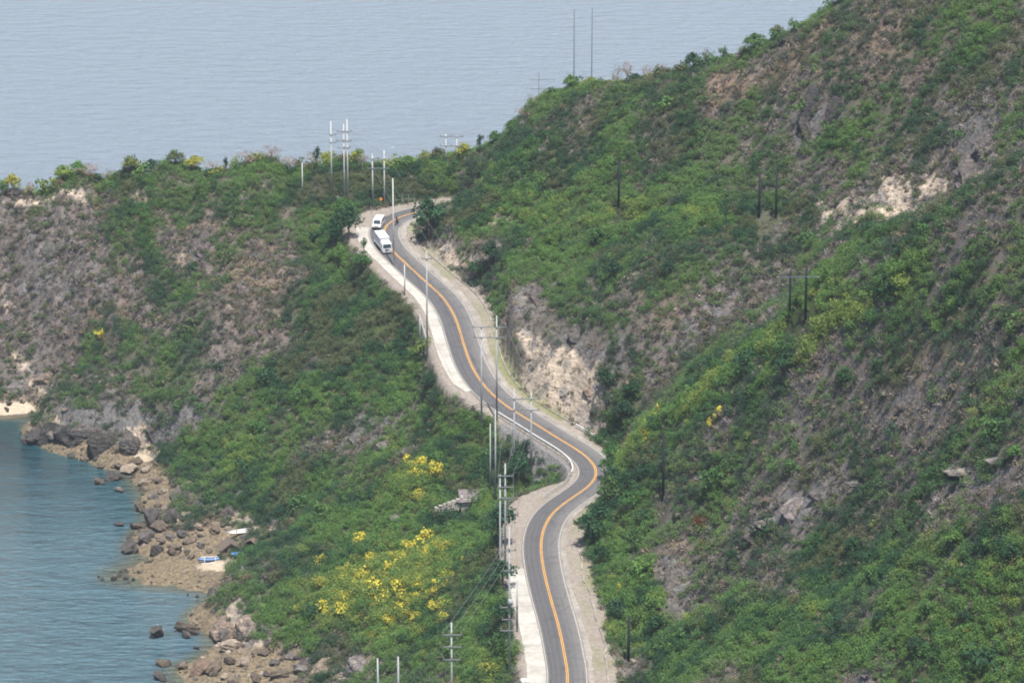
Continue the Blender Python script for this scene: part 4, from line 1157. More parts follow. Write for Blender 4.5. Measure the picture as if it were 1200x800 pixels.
def wire(a, b, sag, label):
    a, b = Vector(a), Vector(b)
    pts = [a + (b - a) * t - Vector((0, 0, sag * 4 * t * (1 - t))) - a for t in np.linspace(0, 1, 17)]
    o = MB().tube(pts, .025, 4).build('power_line', M_WIRE, None, False, a)
    tag(o, label, 'power line', 'power lines')
SPAN = [('r529', 'r597', 'thin wires from the bottom three-armed pole up to the transformer pole'), ('r597', 'r592', 'thin wires between the transformer pole and the pole by the ruined hut'), ('r592', 'H2', 'thin wires from the hut pole up to the balustrade frame'),
        ('H2', 'H1', 'thin wires between the two grey twin-pole frames on the road'), ('H1', 'far_c', 'long thin wires from the rock cut frame up to the lay-by poles'), ('far_c', 'far_b', 'thin wires between the short and the tall twin poles'), ('far_c', 'saddle', 'thin wires from the lay-by poles to the saddle poles'), ('saddle', 'rid', 'thin wires climbing from the saddle poles to the ridge pole')]
for a, b, lab in SPAN:
    A, B = ARMS[a], ARMS[b]
    for k in range(min(3, len(A), len(B))):
        wire(A[k], B[k], .035 * (A[k] - B[k]).length * .5, lab + ', ' + ['left strand', 'middle strand', 'right strand'][k])

# ---------------------------------------------------------------- vehicles
def wheel(parent, x, y, r, w):
    t = MB().tube([(x - w / 2, y, r), (x + w / 2, y, r)], r, 20).build('wheel', M_TYRE, parent)
    sx = math.copysign(w / 2 + .004, x)
    MB().tube([(x + sx - .01, y, r), (x + sx + .012, y, r)], r * .58, 16).build('rim', M_RIM, t)
    return t
def face(p, t):
    return math.atan2(t[1], t[0]) - math.pi / 2

def truck():
    p, t = road_point(S(291), -1.75)
    R = empty('box_truck', p, face(p, -t)); R.rotation_euler = (math.asin(-t[2]), 0, face(p, -t))
    R.scale = (.93, .93, .93)
    tag(R, 'white box truck with grey cargo body driving down the road bend', 'truck')
    MB().box((0, -.1, .75), (.9, 6.6, .22)).build('chassis', M_BLACK, R)
    cargo = MB().box((0, -1.15, 2.05), (2.3, 4.9, 2.3), None, .04).build('cargo_box', M_CARGO, R)
    m = MB()
    for k in range(4): m.box((0, -3.0 + k * 1.23, 3.235), (2.2, 1.06, .06), None, .02)
    m.build('roof_panel', M_ROOFW, cargo)
    m = MB()
    for sx in (-1, 1):
        for z in (.98, 3.1): m.box((sx * 1.165, -1.15, z), (.03, 4.8, .10))
    m.build('side_trim', M_ROOFW, cargo)
    cab = MB().prism([(1.42, .62), (3.42, .62), (3.5, 1.35), (3.12, 2.42), (2.95, 2.52), (1.42, 2.52)], -1.08, 1.08, .05).build('cab', M_VAN, R)
    MB().quad((-.98, 3.488, 1.45), (.98, 3.488, 1.45), (.92, 3.17, 2.34), (-.92, 3.17, 2.34)).build('windscreen', M_GLASS, cab)
    for s in (-1, 1):
        d = MB().prism([(1.9, .95), (3.1, .95), (3.25, 1.4), (2.95, 2.32), (1.9, 2.32)], s * 1.075, s * 1.10).build('door', M_VAN, cab)
        MB().prism([(2.0, 1.5), (3.12, 1.5), (2.88, 2.24), (2.0, 2.24)], s * 1.10, s * 1.108).build('window', M_GLASS, d)
        a = MB().box((s * 1.27, 3.2, 1.95), (.06, .05, .42), None, .01).box((s * 1.17, 3.2, 2.1), (.22, .03, .03)).build('mirror', M_BLACK, R)
        MB().box((s * .8, 3.49, .95), (.34, .06, .2), None, .02).build('headlight', M_LAMP, R)
        MB().box((s * 1.02, 3.45, .95), (.1, .1, .16), None, .02).build('indicator', M_AMBER, R)
        wheel(R, s * .98, 2.45, .42, .26); wheel(R, s * .90, -2.0, .42, .46)
        MB().box((s * 1.0, -2.95, .62), (.3, .04, .3)).build('mud_flap', M_BLACK, R)
    MB().box((0, 3.5, 1.02), (1.1, .05, .22), None, .01).build('grille', M_BLACK, R)
    MB().box((0, 3.53, .55), (2.14, .16, .28), None, .04).build('bumper', M_RIM, R)
    MB().box((0, 1.6, 2.72), (2.0, .5, .35), None, .1, (.9, .5)).build('air_deflector', M_VAN, R)
truck()

def van():
    p, t = road_point(S(266.5, 452), -1.6)
    R = empty('white_van', p); R.rotation_euler = (math.asin(-t[2]), 0, face(p, -t))
    tag(R, 'white van following behind the truck at the top of the bend', 'van')
    b = MB().prism([(-2.25, .38), (2.2, .38), (2.28, .75), (2.2, 1.02), (1.65, 1.15), (1.05, 1.95), (.75, 2.02), (-2.15, 2.02), (-2.27, 1.2)], -.92, .92, .06).build('body', M_VAN, R)
    MB().quad((-.78, 1.66, 1.185), (.78, 1.66, 1.185), (.70, 1.105, 1.915), (-.70, 1.105, 1.915)).build('windscreen', M_GLASS, b)
    for s in (-1, 1):
        MB().prism([(.1, 1.2), (1.45, 1.2), (.98, 1.86), (.1, 1.86)], s * .915, s * .928).build('side_window', M_GLASS, b)
        MB().prism([(-2.0, 1.2), (-.05, 1.2), (-.05, 1.86), (-1.95, 1.86)], s * .915, s * .928).build('side_window', M_GLASS, b)
        MB().box((s * .7, 2.2, .86), (.32, .12, .18), None, .03).build('headlight', M_LAMP, R)
        MB().box((s * 1.02, 1.35, 1.22), (.18, .1, .16), None, .03).build('mirror', M_BLACK, R)
        wheel(R, s * .82, 1.45, .33, .2); wheel(R, s * .82, -1.4, .33, .2)
    MB().box((0, 2.26, .5), (1.8, .12, .22), None, .04).build('bumper', M_BLACK, R)
    MB().box((0, 2.255, .84), (.9, .05, .13), None, .01).build('grille', M_BLACK, R)
van()

def skin_body(name, joints, links, mat, parent=None):
    """one continuous figure grown round a skeleton: joints {name: (xyz, radius)}"""
    ks = list(joints)
    me = bpy.data.meshes.new(name)
    me.from_pydata([joints[k][0] for k in ks], [(ks.index(a), ks.index(b)) for a, b in links], [])
    o = link(name, me, mat, parent)
    o.modifiers.new('skin', 'SKIN')
    me.skin_vertices.new() if not me.skin_vertices else None
    for i, k in enumerate(ks):
        r = joints[k][1]
        me.skin_vertices[0].data[i].radius = (r, r)
        me.skin_vertices[0].data[i].use_root = (i == 0)
    s = o.modifiers.new('round', 'SUBSURF'); s.levels = s.render_levels = 1
    return o

def motorbike():
    p, t = road_point(S(262, 458), 1.9)
    R = empty('motorcycle', p); R.rotation_euler = (math.asin(t[2]), 0, face(p, t))
    tag(R, 'small dark motorcycle riding up the right lane of the bend', 'motorcycle')
    for y in (-.64, .64):
        m = MB(); m.tube([(-.055, y, .3), (.055, y, .3)], .30, 20)
        w = m.build('wheel', M_TYRE, R)
        MB().tube([(-.065, y, .3), (.065, y, .3)], .17, 14).build('rim', M_RIM, w)
    MB().tube([(0, -.6, .32), (0, -.1, .45), (0, .35, .62), (0, .45, .85)], [.05, .12, .09, .04], 8).build('frame', M_BLACK, R)
    MB().box((0, .1, .42), (.26, .34, .3), None, .05).build('engine', M_RIM, R)
    MB().ball((0, .18, .78), (.14, .26, .13)).build('fuel_tank', M_BLACK, R, True)
    MB().box((0, -.32, .76), (.24, .66, .1), None, .03).build('seat', M_BLACK, R)
    MB().tube([(0, .64, .3), (0, .48, .95)], .04, 8).build('fork', M_RIM, R)
    MB().tube([(-.36, .36, 1.02), (-.1, .48, .98), (.1, .48, .98), (.36, .36, 1.02)], .022, 8).build('handlebar', M_BLACK, R)
    MB().ball((0, .6, .86), (.1, .08, .1)).build('headlight', M_LAMP, R, True)
    MB().box((0, -.72, .62), (.16, .05, .09), None, .01).build('tail_light', plain('red lens', (.5, .03, .02), .3), R)
    MB().box((0, -.66, .58), (.13, .4, .03)).build('mudguard', M_BLACK, R)
    J = {'pelvis': ((0, -.22, .92), .15), 'chest': ((0, -.08, 1.28), .17), 'neck': ((0, -.02, 1.47), .07), 'head': ((0, .01, 1.60), .085), 'crown': ((0, .01, 1.70), .075)}
    Lk = [('pelvis', 'chest'), ('chest', 'neck'), ('neck', 'head'), ('head', 'crown')]
    for s, n in ((-1, 'l'), (1, 'r')):
        J.update({'sh' + n: ((s * .2, -.06, 1.38), .075), 'el' + n: ((s * .34, .1, 1.16), .05), 'wr' + n: ((s * .34, .32, 1.07), .036), 'ha' + n: ((s * .34, .40, 1.05), .04),
                  'hip' + n: ((s * .13, -.2, .88), .11), 'kn' + n: ((s * .22, .22, .78), .075), 'an' + n: ((s * .2, -.02, .38), .05), 'toe' + n: ((s * .2, .16, .32), .045)})
        Lk += [('chest', 'sh' + n), ('sh' + n, 'el' + n), ('el' + n, 'wr' + n), ('wr' + n, 'ha' + n), ('pelvis', 'hip' + n), ('hip' + n, 'kn' + n), ('kn' + n, 'an' + n), ('an' + n, 'toe' + n)]
    b = skin_body('person', J, Lk, M_JACKET)
    b.location, b.rotation_euler = R.location, R.rotation_euler
    tag(b, 'person in dark clothes and helmet riding the small motorcycle', 'person')
    MB().ball((0, .01, 1.66), (.135, .155, .15)).build('helmet', M_BLACK, b, True)
    MB().ball((0, .13, 1.64), (.08, .045, .07)).build('face', M_SKIN, b, True)
    return R
motorbike()

# ---------------------------------------------------------------- sign, stick fence, white stone
def sign():
    g = ground([446.5], [243])[0]
    R = empty('road_sign', g); tag(R, 'orange diamond warning sign on a post behind the gravel lay-by', 'road sign')
    MB().tube([(0, 0, -.4), (0, 0, 2.3)], .05, 8).build('post', M_GALV, R)
    m = MB().box((0, -.08, 1.9), (.7, .04, .7), Matrix.Rotation(math.pi / 4, 3, 'Y'), .01).build('board', M_ORANGE, R)
    m2 = MB(); Rm = Matrix.Rotation(math.pi / 4, 3, 'Y')
    for d in ((0, .3), (0, -.3), (.3, 0), (-.3, 0)):
        c = Rm @ Vector((d[0], 0, d[1]))
        m2.box((c.x, -.105, 1.9 + c.z), (.05 if d[0] else .62, .012, .62 if d[0] else .05), Rm)
    m2.build('border', M_BLACK, m)
sign()
def stick_fence():
    g = ground([468], [241])[0]
    R = empty('stick_fence', g); tag(R, 'rough fence of leaning sticks along the far side of the bend', 'fence')
    O = Vector(g)
    rr = random.Random(3)
    tops = []
    for k in range(9):
        u = 452 + k * 4.4
        q = Vector(ground([u], [241.5 - .15 * k])[0]) - O
        lean = Vector((rr.uniform(-.9, .9), rr.uniform(-.3, .3), rr.uniform(1.6, 3.0)))
        MB().tube([q - Vector((0, 0, .3)), q + lean], [.08, .05], 6).build('post', M_GREYWOOD, R); tops.append(q + lean * .55)
    MB().tube(tops, .05, 6).build('rail', M_GREYWOOD, R)
stick_fence()

# ---------------------------------------------------------------- shore huts, boats, ruin
def gable_house(name, label, cat, u, v, w, d, h, rh, yaw, wall, roof, eave=.35, door=True):
    g = ground([u], [v])[0]
    R = empty(name, g, yaw); tag(R, label, cat)
    wl_ = MB().box((0, 0, h / 2 - .3), (w, d, h + .6))
    for s in (-1, 1):
        y = s * d / 2
        vs = [wl_.bm.verts.new(q) for q in ((-w / 2, y, h), (w / 2, y, h), (0, y, h + rh))]
        wl_.bm.faces.new(vs)
    W = wl_.build('wall', wall, R)
    m = MB()
    for s in (-1, 1):
        L = math.hypot(w / 2 + eave, rh * (1 + eave / (w / 2)))
        ang = math.atan2(rh, w / 2)
        c = Vector((s * (w / 4 + eave / 2), 0, h + rh / 2 - rh * eave / w + .07))
        m.box(c, (L, d + 2 * eave, .12), Matrix.Rotation(s * ang, 3, 'Y'), .02)
    m.build('roof', roof, R)
    if door:
        MB().box((w * .15, -d / 2 - .02, .85), (.8, .06, 1.7), None, .01).build('door', M_DARKWOOD, R)
        MB().box((-w * .28, -d / 2 - .02, 1.2), (.6, .06, .6), None, .01).build('window', M_DARKWOOD, R)
    return R
gable_house('beach_hut', 'small thatched hut with a brown gable on the cove beach', 'hut', 269, 648, 3.4, 3.2, 1.5, 1.2, .25, M_BAMBOO, M_THATCH)
gable_house('beach_hut', 'low dark lean-to shelter behind the thatched hut and the white boat', 'hut', 297, 641, 2.4, 2.0, 1.2, .7, -.4, M_DARKWOOD, M_THATCH)

def ruin():
    g = ground([548], [593])[0]
    R = empty('ruined_hut', g, .12); R.scale = (1.3, 1, 1.1); tag(R, 'ruined grey hut with a low broken wall among the bushes', 'hut')
    MB().box((-.9, 0, .75), (.25, 3.0, 2.7)).build('wall', M_OLDWALL, R)
    m = MB(); m.box((1.0, -1.4, .6), (3.6, .25, 2.4)); m.build('wall', M_OLDWALL, R)
    MB().box((2.8, 0, .6), (.25, 2.6, 2.4)).build('wall', M_OLDWALL, R)
    mm = MB()
    for k in range(7): mm.box((-.95 + k * .64, -.2, 1.98 + .02 * (k % 2)), (.62, 3.7, .06), Matrix.Rotation(.32, 3, 'X'))
    mm.build('roof', plain('old dark sheet', (.14, .125, .125), .8, .2, .3, 2), R)
    mw = MB()
    rr = random.Random(5)
    for k in range(6): mw.box((-4.6 + k * .62, -1.2 + .06 * k, .1 + .12 * k), (.6, .5, .8 + .24 * k + rr.uniform(0, .2)), None, .06)
    mw.build('broken_wall', M_OLDWALL, R)
    ml = MB()
    for k in range(5): ml.box((4.0 + k * .6, -.9 + rr.uniform(-.2, .2), .1), (.55, .5, .7 + rr.uniform(0, .4)), None, .08)
    ml.build('broken_wall', mat_concrete('pale rubble', (.42, .37, .30), (.58, .52, .44)), R)
ruin()

def boat(u, v, L, yaw, mat, label, outrig=True, tilt=0.0):
    g = ground([u], [v])[0]
    R = empty('outrigger_boat' if outrig else 'rowing_boat', g + np.array([0, 0, .1]), yaw); tag(R, label, 'boat', 'boats drawn up in the cove')
    R.rotation_euler = (tilt, 0, yaw)
    b = MB(); bm = b.bm
    rows = []
    for k in range(13):
        t = k / 12 * 2 - 1
        wd = .42 * (1 - abs(t) ** 2.4) + .02
        rise = .28 * abs(t) ** 2.5
        rows.append([bm.verts.new((t * L / 2, y * wd, z)) for y, z in ((-1, .62 + rise), (-.8, .25 + rise * .7), (0, rise), (.8, .25 + rise * .7), (1, .62 + rise), (.82, .58 + rise), (0, .22 + rise * .9), (-.82, .58 + rise))])
    for r0, r1 in zip(rows, rows[1:]):
        for k in range(8): bm.faces.new((r0[k], r0[(k + 1) % 8], r1[(k + 1) % 8], r1[k]))
    bm.faces.new(rows[0]); bm.faces.new(rows[-1][::-1])
    b.build('hull', mat, R, True)
    for x in (-L * .2, L * .2): MB().box((x, 0, .58), (.25, .66, .05)).build('thwart', M_GREYWOOD, R)
    if outrig:
        for x in (-L * .24, L * .24): MB().tube([(x, -1.7, .35), (x, -.6, .78), (x, .6, .78), (x, 1.7, .35)], .045, 6).build('outrigger_arm', M_WPAINT, R)
        for y in (-1.7, 1.7): MB().tube([(-L * .38, y, .32), (L * .36, y, .30)], .07, 8).build('float', M_WPAINT, R)
boat(246, 658, 4.6, .12, M_BLUE, 'blue outrigger boat on the sand left below the thatched hut')
boat(281, 651, 3.4, .3, plain('bright blue paint', (0.05, .22, .55), .4), 'short bright blue boat right beside the thatched hut', False, .3)
boat(286, 623, 8.0, .32, M_WPAINT, 'long white boat lying on the rocks above the thatched hut', False, .9)

# ---------------------------------------------------------------- boulders
def boulder_mesh(seed, sub=4):
    bm = bmesh.new(); bmesh.ops.create_icosphere(bm, subdivisions=sub, radius=1.0)
    r = np.random.default_rng(seed)
    cuts = [(Vector(r.normal(size=3)).normalized(), r.uniform(.42, .85)) for _ in range(13)]
    o = r.uniform(0, 50, 3)
    for v in bm.verts:
        p = v.co.copy()
        for n, d in cuts:
            k = p.dot(n)
            if k > d: p -= n * (k - d) * .97
        f = float(fbm(np.array(p.x * 3 + o[0] + p.z * 2), np.array(p.y * 3 + o[1] - p.z * 2), 1.2, 4, seed)) * .30
        v.co = p * (1 + f)
    me = bpy.data.meshes.new('boulder'); bm.to_mesh(me); bm.free()
    me.materials.append(M_BOULDER)
    return me
BOULD = [boulder_mesh(s) for s in range(10)]
RC = {'dark grey': (.085, .08, .08), 'grey': (.155, .145, .14), 'brown': (.145, .12, .096), 'pale tan': (.29, .245, .20), 'reddish brown': (.165, .122, .098)}
def boulder(u, v, w, h, colour, group='boulders along the shore', word=None):
    g = ground([u], [v])[0]
    m = project(g[None])[2][0] / F_PX
    o = bpy.data.objects.new('boulder', random.choice(BOULD)); COL.objects.link(o)
    W, Hh = w * m * 1.0, h * m * 1.0
    o.scale = (W / 2 * 1.12, W / 2 * random.uniform(.8, 1.15), max(Hh, W * .35) * .62)
    o.rotation_euler = (random.uniform(-.15, .15), random.uniform(-.15, .15), random.uniform(0, 6.28))
    o.location = (g[0], g[1] + W * .2, max(g[2], -.2) + o.scale[2] * .45)
    _k = random.uniform(.8, 1.2)
    o.color = (*[c * _k for c in RC[colour]], 1)
    tag(o, None, 'boulder', group)
    size = 'large' if W > 3 else ('small' if W < 1.5 else 'mid-sized')
    name_later(o, f'{word or size} {colour} boulder', o.location)
for a in [(184, 747, 22, 15, 'dark grey', 'lone'), (221, 743, 30, 15, 'brown', 'flat-topped'), (218, 747, 14, 10, 'dark grey'), (190, 781, 17, 9, 'brown'), (187, 797, 20, 13, 'dark grey'), (236, 790, 32, 18, 'reddish brown'), (231, 761, 8, 5, 'dark grey'), (214, 784, 14, 9, 'brown'),
    (155, 648, 25, 17, 'dark grey'), (181, 651, 20, 16, 'dark grey'), (172, 634, 24, 20, 'dark grey'), (205, 650, 22, 13, 'brown'), (177, 616, 22, 36, 'dark grey', 'tall'), (198, 616, 16, 26, 'dark grey'), (164, 600, 15, 17, 'brown'), (140, 576, 12, 8, 'grey'), (115, 568, 14, 11, 'brown'), (131, 562, 18, 14, 'dark grey'), (150, 556, 20, 13, 'pale tan'),
    (170, 569, 16, 11, 'pale tan'), (180, 584, 13, 11, 'grey'), (44, 517, 36, 18, 'dark grey'), (62, 516, 14, 14, 'grey'), (140, 616, 14, 5, 'dark grey'), (160, 620, 22, 9, 'brown'), (188, 622, 26, 12, 'brown'), (30, 521, 8, 5, 'dark grey'),
    (120, 680, 5, 4, 'dark grey'), (132, 680, 9, 7, 'dark grey'), (148, 679, 7, 7, 'dark grey'), (156, 680, 5, 5, 'dark grey'), (116, 677, 4, 3, 'dark grey'), (141, 670, 4, 3, 'dark grey'), (220, 698, 4, 3, 'dark grey'), (231, 700, 6, 4, 'dark grey'),
    (262, 752, 16, 18, 'grey'), (283, 752, 14, 12, 'dark grey'), (265, 762, 30, 13, 'pale tan'), (286, 781, 20, 14, 'pale tan'), (251, 788, 22, 14, 'brown'), (300, 797, 20, 9, 'brown'), (322, 778, 16, 7, 'dark grey'), (275, 800, 15, 9, 'brown'), (341, 770, 13, 8, 'grey'), (309, 768, 17, 8, 'brown'), (330, 794, 26, 10, 'brown'), (268, 777, 16, 10, 'brown'), (355, 788, 22, 12, 'grey'), (346, 757, 10, 7, 'pale tan'), (313, 792, 10, 6, 'dark grey'),
    (10, 475, 8, 6, 'dark grey'), (27, 473, 10, 8, 'pale tan'), (8, 481, 7, 5, 'dark grey'), (38, 483, 4, 3, 'dark grey'), (55, 476, 8, 5, 'brown'),
    (236, 643, 12, 9, 'grey'), (224, 636, 15, 10, 'brown'), (214, 628, 14, 10, 'dark grey'), (285, 632, 9, 9, 'dark grey'), (306, 632, 14, 9, 'grey'), (318, 626, 12, 8, 'pale tan'), (322, 616, 12, 9, 'grey'), (250, 625, 16, 12, 'brown'), (262, 618, 12, 9, 'grey'), (232, 620, 12, 10, 'pale tan'),
    (160, 545, 18, 10, 'brown'), (140, 549, 14, 8, 'brown'), (120, 548, 13, 7, 'brown'), (100, 540, 14, 7, 'brown'), (85, 535, 12, 6, 'dark grey'), (172, 553, 14, 9, 'pale tan'), (186, 566, 12, 9, 'brown'), (192, 578, 13, 9, 'pale tan'), (185, 596, 12, 10, 'brown'), (200, 632, 14, 10, 'grey'), (190, 638, 14, 9, 'brown')]:
    boulder(*a[:5], word=a[5] if len(a) > 5 else None)
_r = random.Random(17)
for k in range(70):                                                     # the many smaller ones strewn on the shelf
    t = _r.random()
    u, v = [(90 + 100 * t, 530 + 45 * t + _r.uniform(-6, 10)), (165 + 60 * t, 585 + 60 * t + _r.uniform(-12, 12)), (165 + 90 * t, 678 + 8 * t + _r.uniform(-4, 6)), (230 + 130 * t, 765 + 30 * _r.random()), (200 + 110 * t, 610 + _r.uniform(0, 35))][k % 5]
    g = ground([u], [v])[0]
    if g[2] < -.1 or g[2] > 8: continue
    sc = _r.uniform(4, 11) if k % 5 != 2 else _r.uniform(2.5, 5)
    random.seed(1000 + k)
    boulder(u, v, sc, sc * .65, _r.choice(['brown', 'brown', 'grey', 'dark grey', 'pale tan']))
# rock outcrops standing out of the slopes
def mat_outcrop():
    k = Nodes('outcrop rock', .92, .2)
    p = k.pos(); oi = k.n('ShaderNodeObjectInfo')
    n1 = k.noise(p, .9, 7, .72, (1, 1, 1.8), .5); n2 = k.noise(p, .25, 4, .6)
    c = k.mix(k.rng(n1, .33, .68), (.28, .28, .30), (1.2, 1.13, 1.06))
    c = k.mix(k.rng(k.voro(p, .55, 'DISTANCE_TO_EDGE'), 0, .09, .75, 0), c, (.22, .22, .24))
    c = k.mix(k.rng(n2, .5, .66, 0, .7), c, (.5, .5, .54))
    m = k.n('ShaderNodeMix', data_type='RGBA', blend_type='MULTIPLY'); m.inputs[0].default_value = 1
    k.l(c, m.inputs[6]); k.l(oi.outputs['Color'], m.inputs[7]); k.base(m.outputs[2]); k.bump(n1, 1.0, .6)
    return k.m
M_CRAG = mat_outcrop()
def crag_mesh(seed):
    bm = bmesh.new(); bmesh.ops.create_icosphere(bm, subdivisions=5, radius=1.0)
    r = np.random.default_rng(900 + seed)
    V = np.array([v.co[:] for v in bm.verts])
    for _ in range(16):
        n = r.normal(size=3); n /= np.linalg.norm(n); d = r.uniform(.45, .9)
        k = V @ n; V -= np.outer(np.maximum(k - d, 0) * .95, n)
    o = r.uniform(0, 60)
    f = fbm(V[:, 0] * 2.4 + o + V[:, 2], V[:, 1] * 2.4 - V[:, 2] * 1.3, 1.0, 4, seed) * .22 + np.abs(fbm(V[:, 1] * 1.3 + o, V[:, 0] * .4 + V[:, 2], .32, 2, seed + 5)) * .14
    V *= (1 + f)[:, None]
    for v, q in zip(bm.verts, V): v.co = q
    me = bpy.data.meshes.new('rock_outcrop'); bm.to_mesh(me); bm.free(); me.materials.append(M_CRAG)
    return me
CRAGS = [crag_mesh(k) for k in range(6)]
def outcrop(u, v, w, h, colour, bulge=.42):
    a, b, l, r = ground([u, u, u - w / 2, u + w / 2], [v, v - h, v - h / 2, v - h / 2])
    c = ground([u], [v - h / 2])[0]
    m = project(c[None])[2][0] / F_PX
    Y = Vector(b - a); 
    lim = h * m * 2.6
    L = min(Y.length, lim)
    Y.normalize()
    X = Vector((1, 0, 0)) - Y * Y.x; X.normalize(); Z = X.cross(Y)
    o = bpy.data.objects.new('rock_outcrop', random.choice(CRAGS)); COL.objects.link(o)
    rot = Matrix((X, Y, Z)).transposed().to_4x4()
    th = bulge * min(w * m, L)
    o.matrix_world = Matrix.Translation(Vector(c) - Z * th * .25) @ rot @ Matrix.Diagonal((w * m / 2 * 1.15, L / 2 * 1.1, th, 1))
    o.color = (*[x * random.uniform(.95, 1.05) for x in RC[colour]], 1)
    tag(o, None, 'rock outcrop', 'rock outcrops on the slopes')
    name_later(o, f'{colour} rock outcrop', c)
RC.update({'blackish': (.075, .07, .078), 'pale grey': (.25, .235, .225), 'cream': (.42, .35, .285)})
random.seed(71)
for a in [(85, 528, 46, 26, 'dark grey', .7), (122, 531, 50, 26, 'dark grey', .7), (152, 530, 30, 30, 'grey', .6), (60, 520, 36, 20, 'dark grey', .7), (104, 512, 60, 18, 'grey', .5), (166, 528, 16, 34, 'cream', .3), (180, 520, 18, 26, 'grey', .4),
    (955, 152, 36, 52, 'blackish'), (980, 150, 30, 36, 'blackish'), (946, 168, 22, 34, 'dark grey'), (970, 144, 14, 10, 'cream', .5), (966, 156, 18, 8, 'pale tan', .5),
    (1036, 262, 16, 12, 'cream', .2), (1088, 252, 20, 22, 'cream', .3), (990, 250, 26, 9, 'pale tan', .3), (1078, 262, 16, 10, 'cream', .3), (1034, 240, 20, 14, 'pale grey', .3), 
    (1140, 215, 40, 50, 'grey', .25), (1160, 185, 34, 36, 'grey', .25), (1128, 232, 24, 30, 'grey', .25),
    (265, 752, 36, 38, 'pale tan', .5), (293, 752, 36, 30, 'pale tan', .4), (316, 748, 30, 22, 'grey', .35), (250, 700, 16, 16, 'dark grey', .5),
    (784, 736, 22, 60, 'grey', .3), (803, 742, 22, 44, 'pale grey', .3), (792, 690, 24, 40, 'grey', .3), (822, 722, 26, 22, 'grey', .3),
    (935, 606, 46, 22, 'pale grey', .25), (905, 622, 40, 18, 'pale grey', .25), (962, 590, 30, 16, 'grey', .25), (885, 640, 30, 16, 'grey', .25), (1010, 572, 36, 12, 'grey', .25), (1130, 560, 46, 14, 'pale grey', .25), (1175, 546, 40, 14, 'pale grey', .25),
    (20, 462, 36, 22, 'pale grey', .3), (55, 455, 30, 20, 'pale tan', .3), (95, 330, 24, 30, 'grey', .25), (60, 300, 28, 22, 'grey', .25), (130, 350, 20, 24, 'grey', .25), (215, 320, 14, 26, 'pale tan', .25), (30, 350, 20, 24, 'pale grey', .25), (240, 300, 26, 26, 'grey', .2), (290, 350, 34, 24, 'grey', .2),
    (612, 372, 22, 36, 'pale grey', .3), (630, 360, 20, 24, 'grey', .3), (698, 492, 14, 20, 'grey', .4), (690, 470, 14, 18, 'pale tan', .4), (680, 400, 34, 22, 'grey', .25), (585, 290, 12, 20, 'grey', .3), (548, 318, 16, 10, 'pale tan', .3),
    (385, 792, 46, 18, 'pale tan', .3), (425, 790, 36, 20, 'pale grey', .3), (360, 786, 24, 14, 'grey', .4), (208, 592, 16, 26, 'grey', .4), (222, 582, 14, 18, 'pale tan', .4), (232, 602, 20, 22, 'grey', .4), (255, 600, 20, 16, 'pale grey', .3),
    (425, 520, 34, 20, 'grey', .2), (455, 528, 26, 16, 'pale grey', .2), (465, 612, 16, 14, 'pale grey', .3), (705, 155, 6, 4, 'cream', .4), (880, 325, 40, 10, 'pale tan', .3), (840, 346, 14, 12, 'pale grey', .3), (1020, 795, 20, 8, 'pale grey', .3), (1060, 480, 24, 10, 'grey', .3)]:
    outcrop(*a)

SPIT = ground([212], [676])[0]
def rubble():
    n = 9000
    x, y = RNG.uniform(-110, 100, n), RNG.uniform(560, 770, n)
    z = height(x, y)
    w = lookup(shore, x, y) * (1 - .8 * lookup(CSAND, x, y)) * (z > -.35) + .35 * np.clip(lookup(CPALE, x, y) + .5 * lookup(CGREY, x, y), 0, 1) * (lookup(bench_m, x, y) < .2)
    spit = (lookup(CSAND, x, y) > .12) | (np.hypot((x - SPIT[0]) / 9, (y - SPIT[1]) / 9) < 1)
    w = w * np.where(spit, .25, 1.0)
    keep = (RNG.random(n) < w) & (z > -.4)
    x, y, z = x[keep], y[keep], z[keep]
    bm = bmesh.new(); bmesh.ops.create_icosphere(bm, subdivisions=2, radius=1.0)
    B = np.array([v.co[:] for v in bm.verts]); Fb = np.array([[v.index for v in f.verts] for f in bm.faces]); bm.free()
    VV, FF, CC = [], [], []
    for i in range(len(x)):
        Q = B.copy()
        for _ in range(6):
            nn = RNG.normal(size=3); nn /= np.linalg.norm(nn); k = Q @ nn; Q -= np.outer(np.maximum(k - RNG.uniform(.4, .85), 0), nn)
        s = RNG.uniform(.22, .5) * (1 + 1.6 * RNG.random() ** 5)
        Q = Q * np.array([s * RNG.uniform(.8, 1.4), s, s * RNG.uniform(.5, .9)])
        a = RNG.random() * 6.283
        Q = np.stack([Q[:, 0] * math.cos(a) - Q[:, 1] * math.sin(a), Q[:, 0] * math.sin(a) + Q[:, 1] * math.cos(a), Q[:, 2]], -1) + np.array([x[i], y[i], z[i] + .05])
        VV.append(Q); FF.append(Fb + len(B) * i)
        c = np.array(RC['pale tan']) * .8 if RNG.random() < .3 else np.array(RC['brown'])
        q_ = RNG.random()
        if q_ > .8: c = np.array(RC['dark grey'])
        if z[i] < .35: c = np.array([.06, .05, .038])
        CC.append(np.repeat((c * RNG.uniform(.6, 1.3))[None], len(Fb), 0))
    k = Nodes('loose stones', .9, .2); k.base(k.attr('tone').outputs['Color'])
    tag(link('rubble', fast_mesh('rubble', np.concatenate(VV), np.concatenate(FF), False, {'tone': np.concatenate(CC)}), k.m), 'loose stones and rubble on the shore shelf and below the cliffs', 'stones', kind='stuff')
rubble()
g = ground([616], [800])[0]
o = bpy.data.objects.new('boulder', BOULD[3]); COL.objects.link(o); o.scale = (.95, .8, .62); o.location = (g[0], g[1], g[2] + .35); o.color = (.75, .74, .72, 1)
tag(o, 'whitewashed stone beside the lower concrete shoulder at the bottom edge', 'boulder')

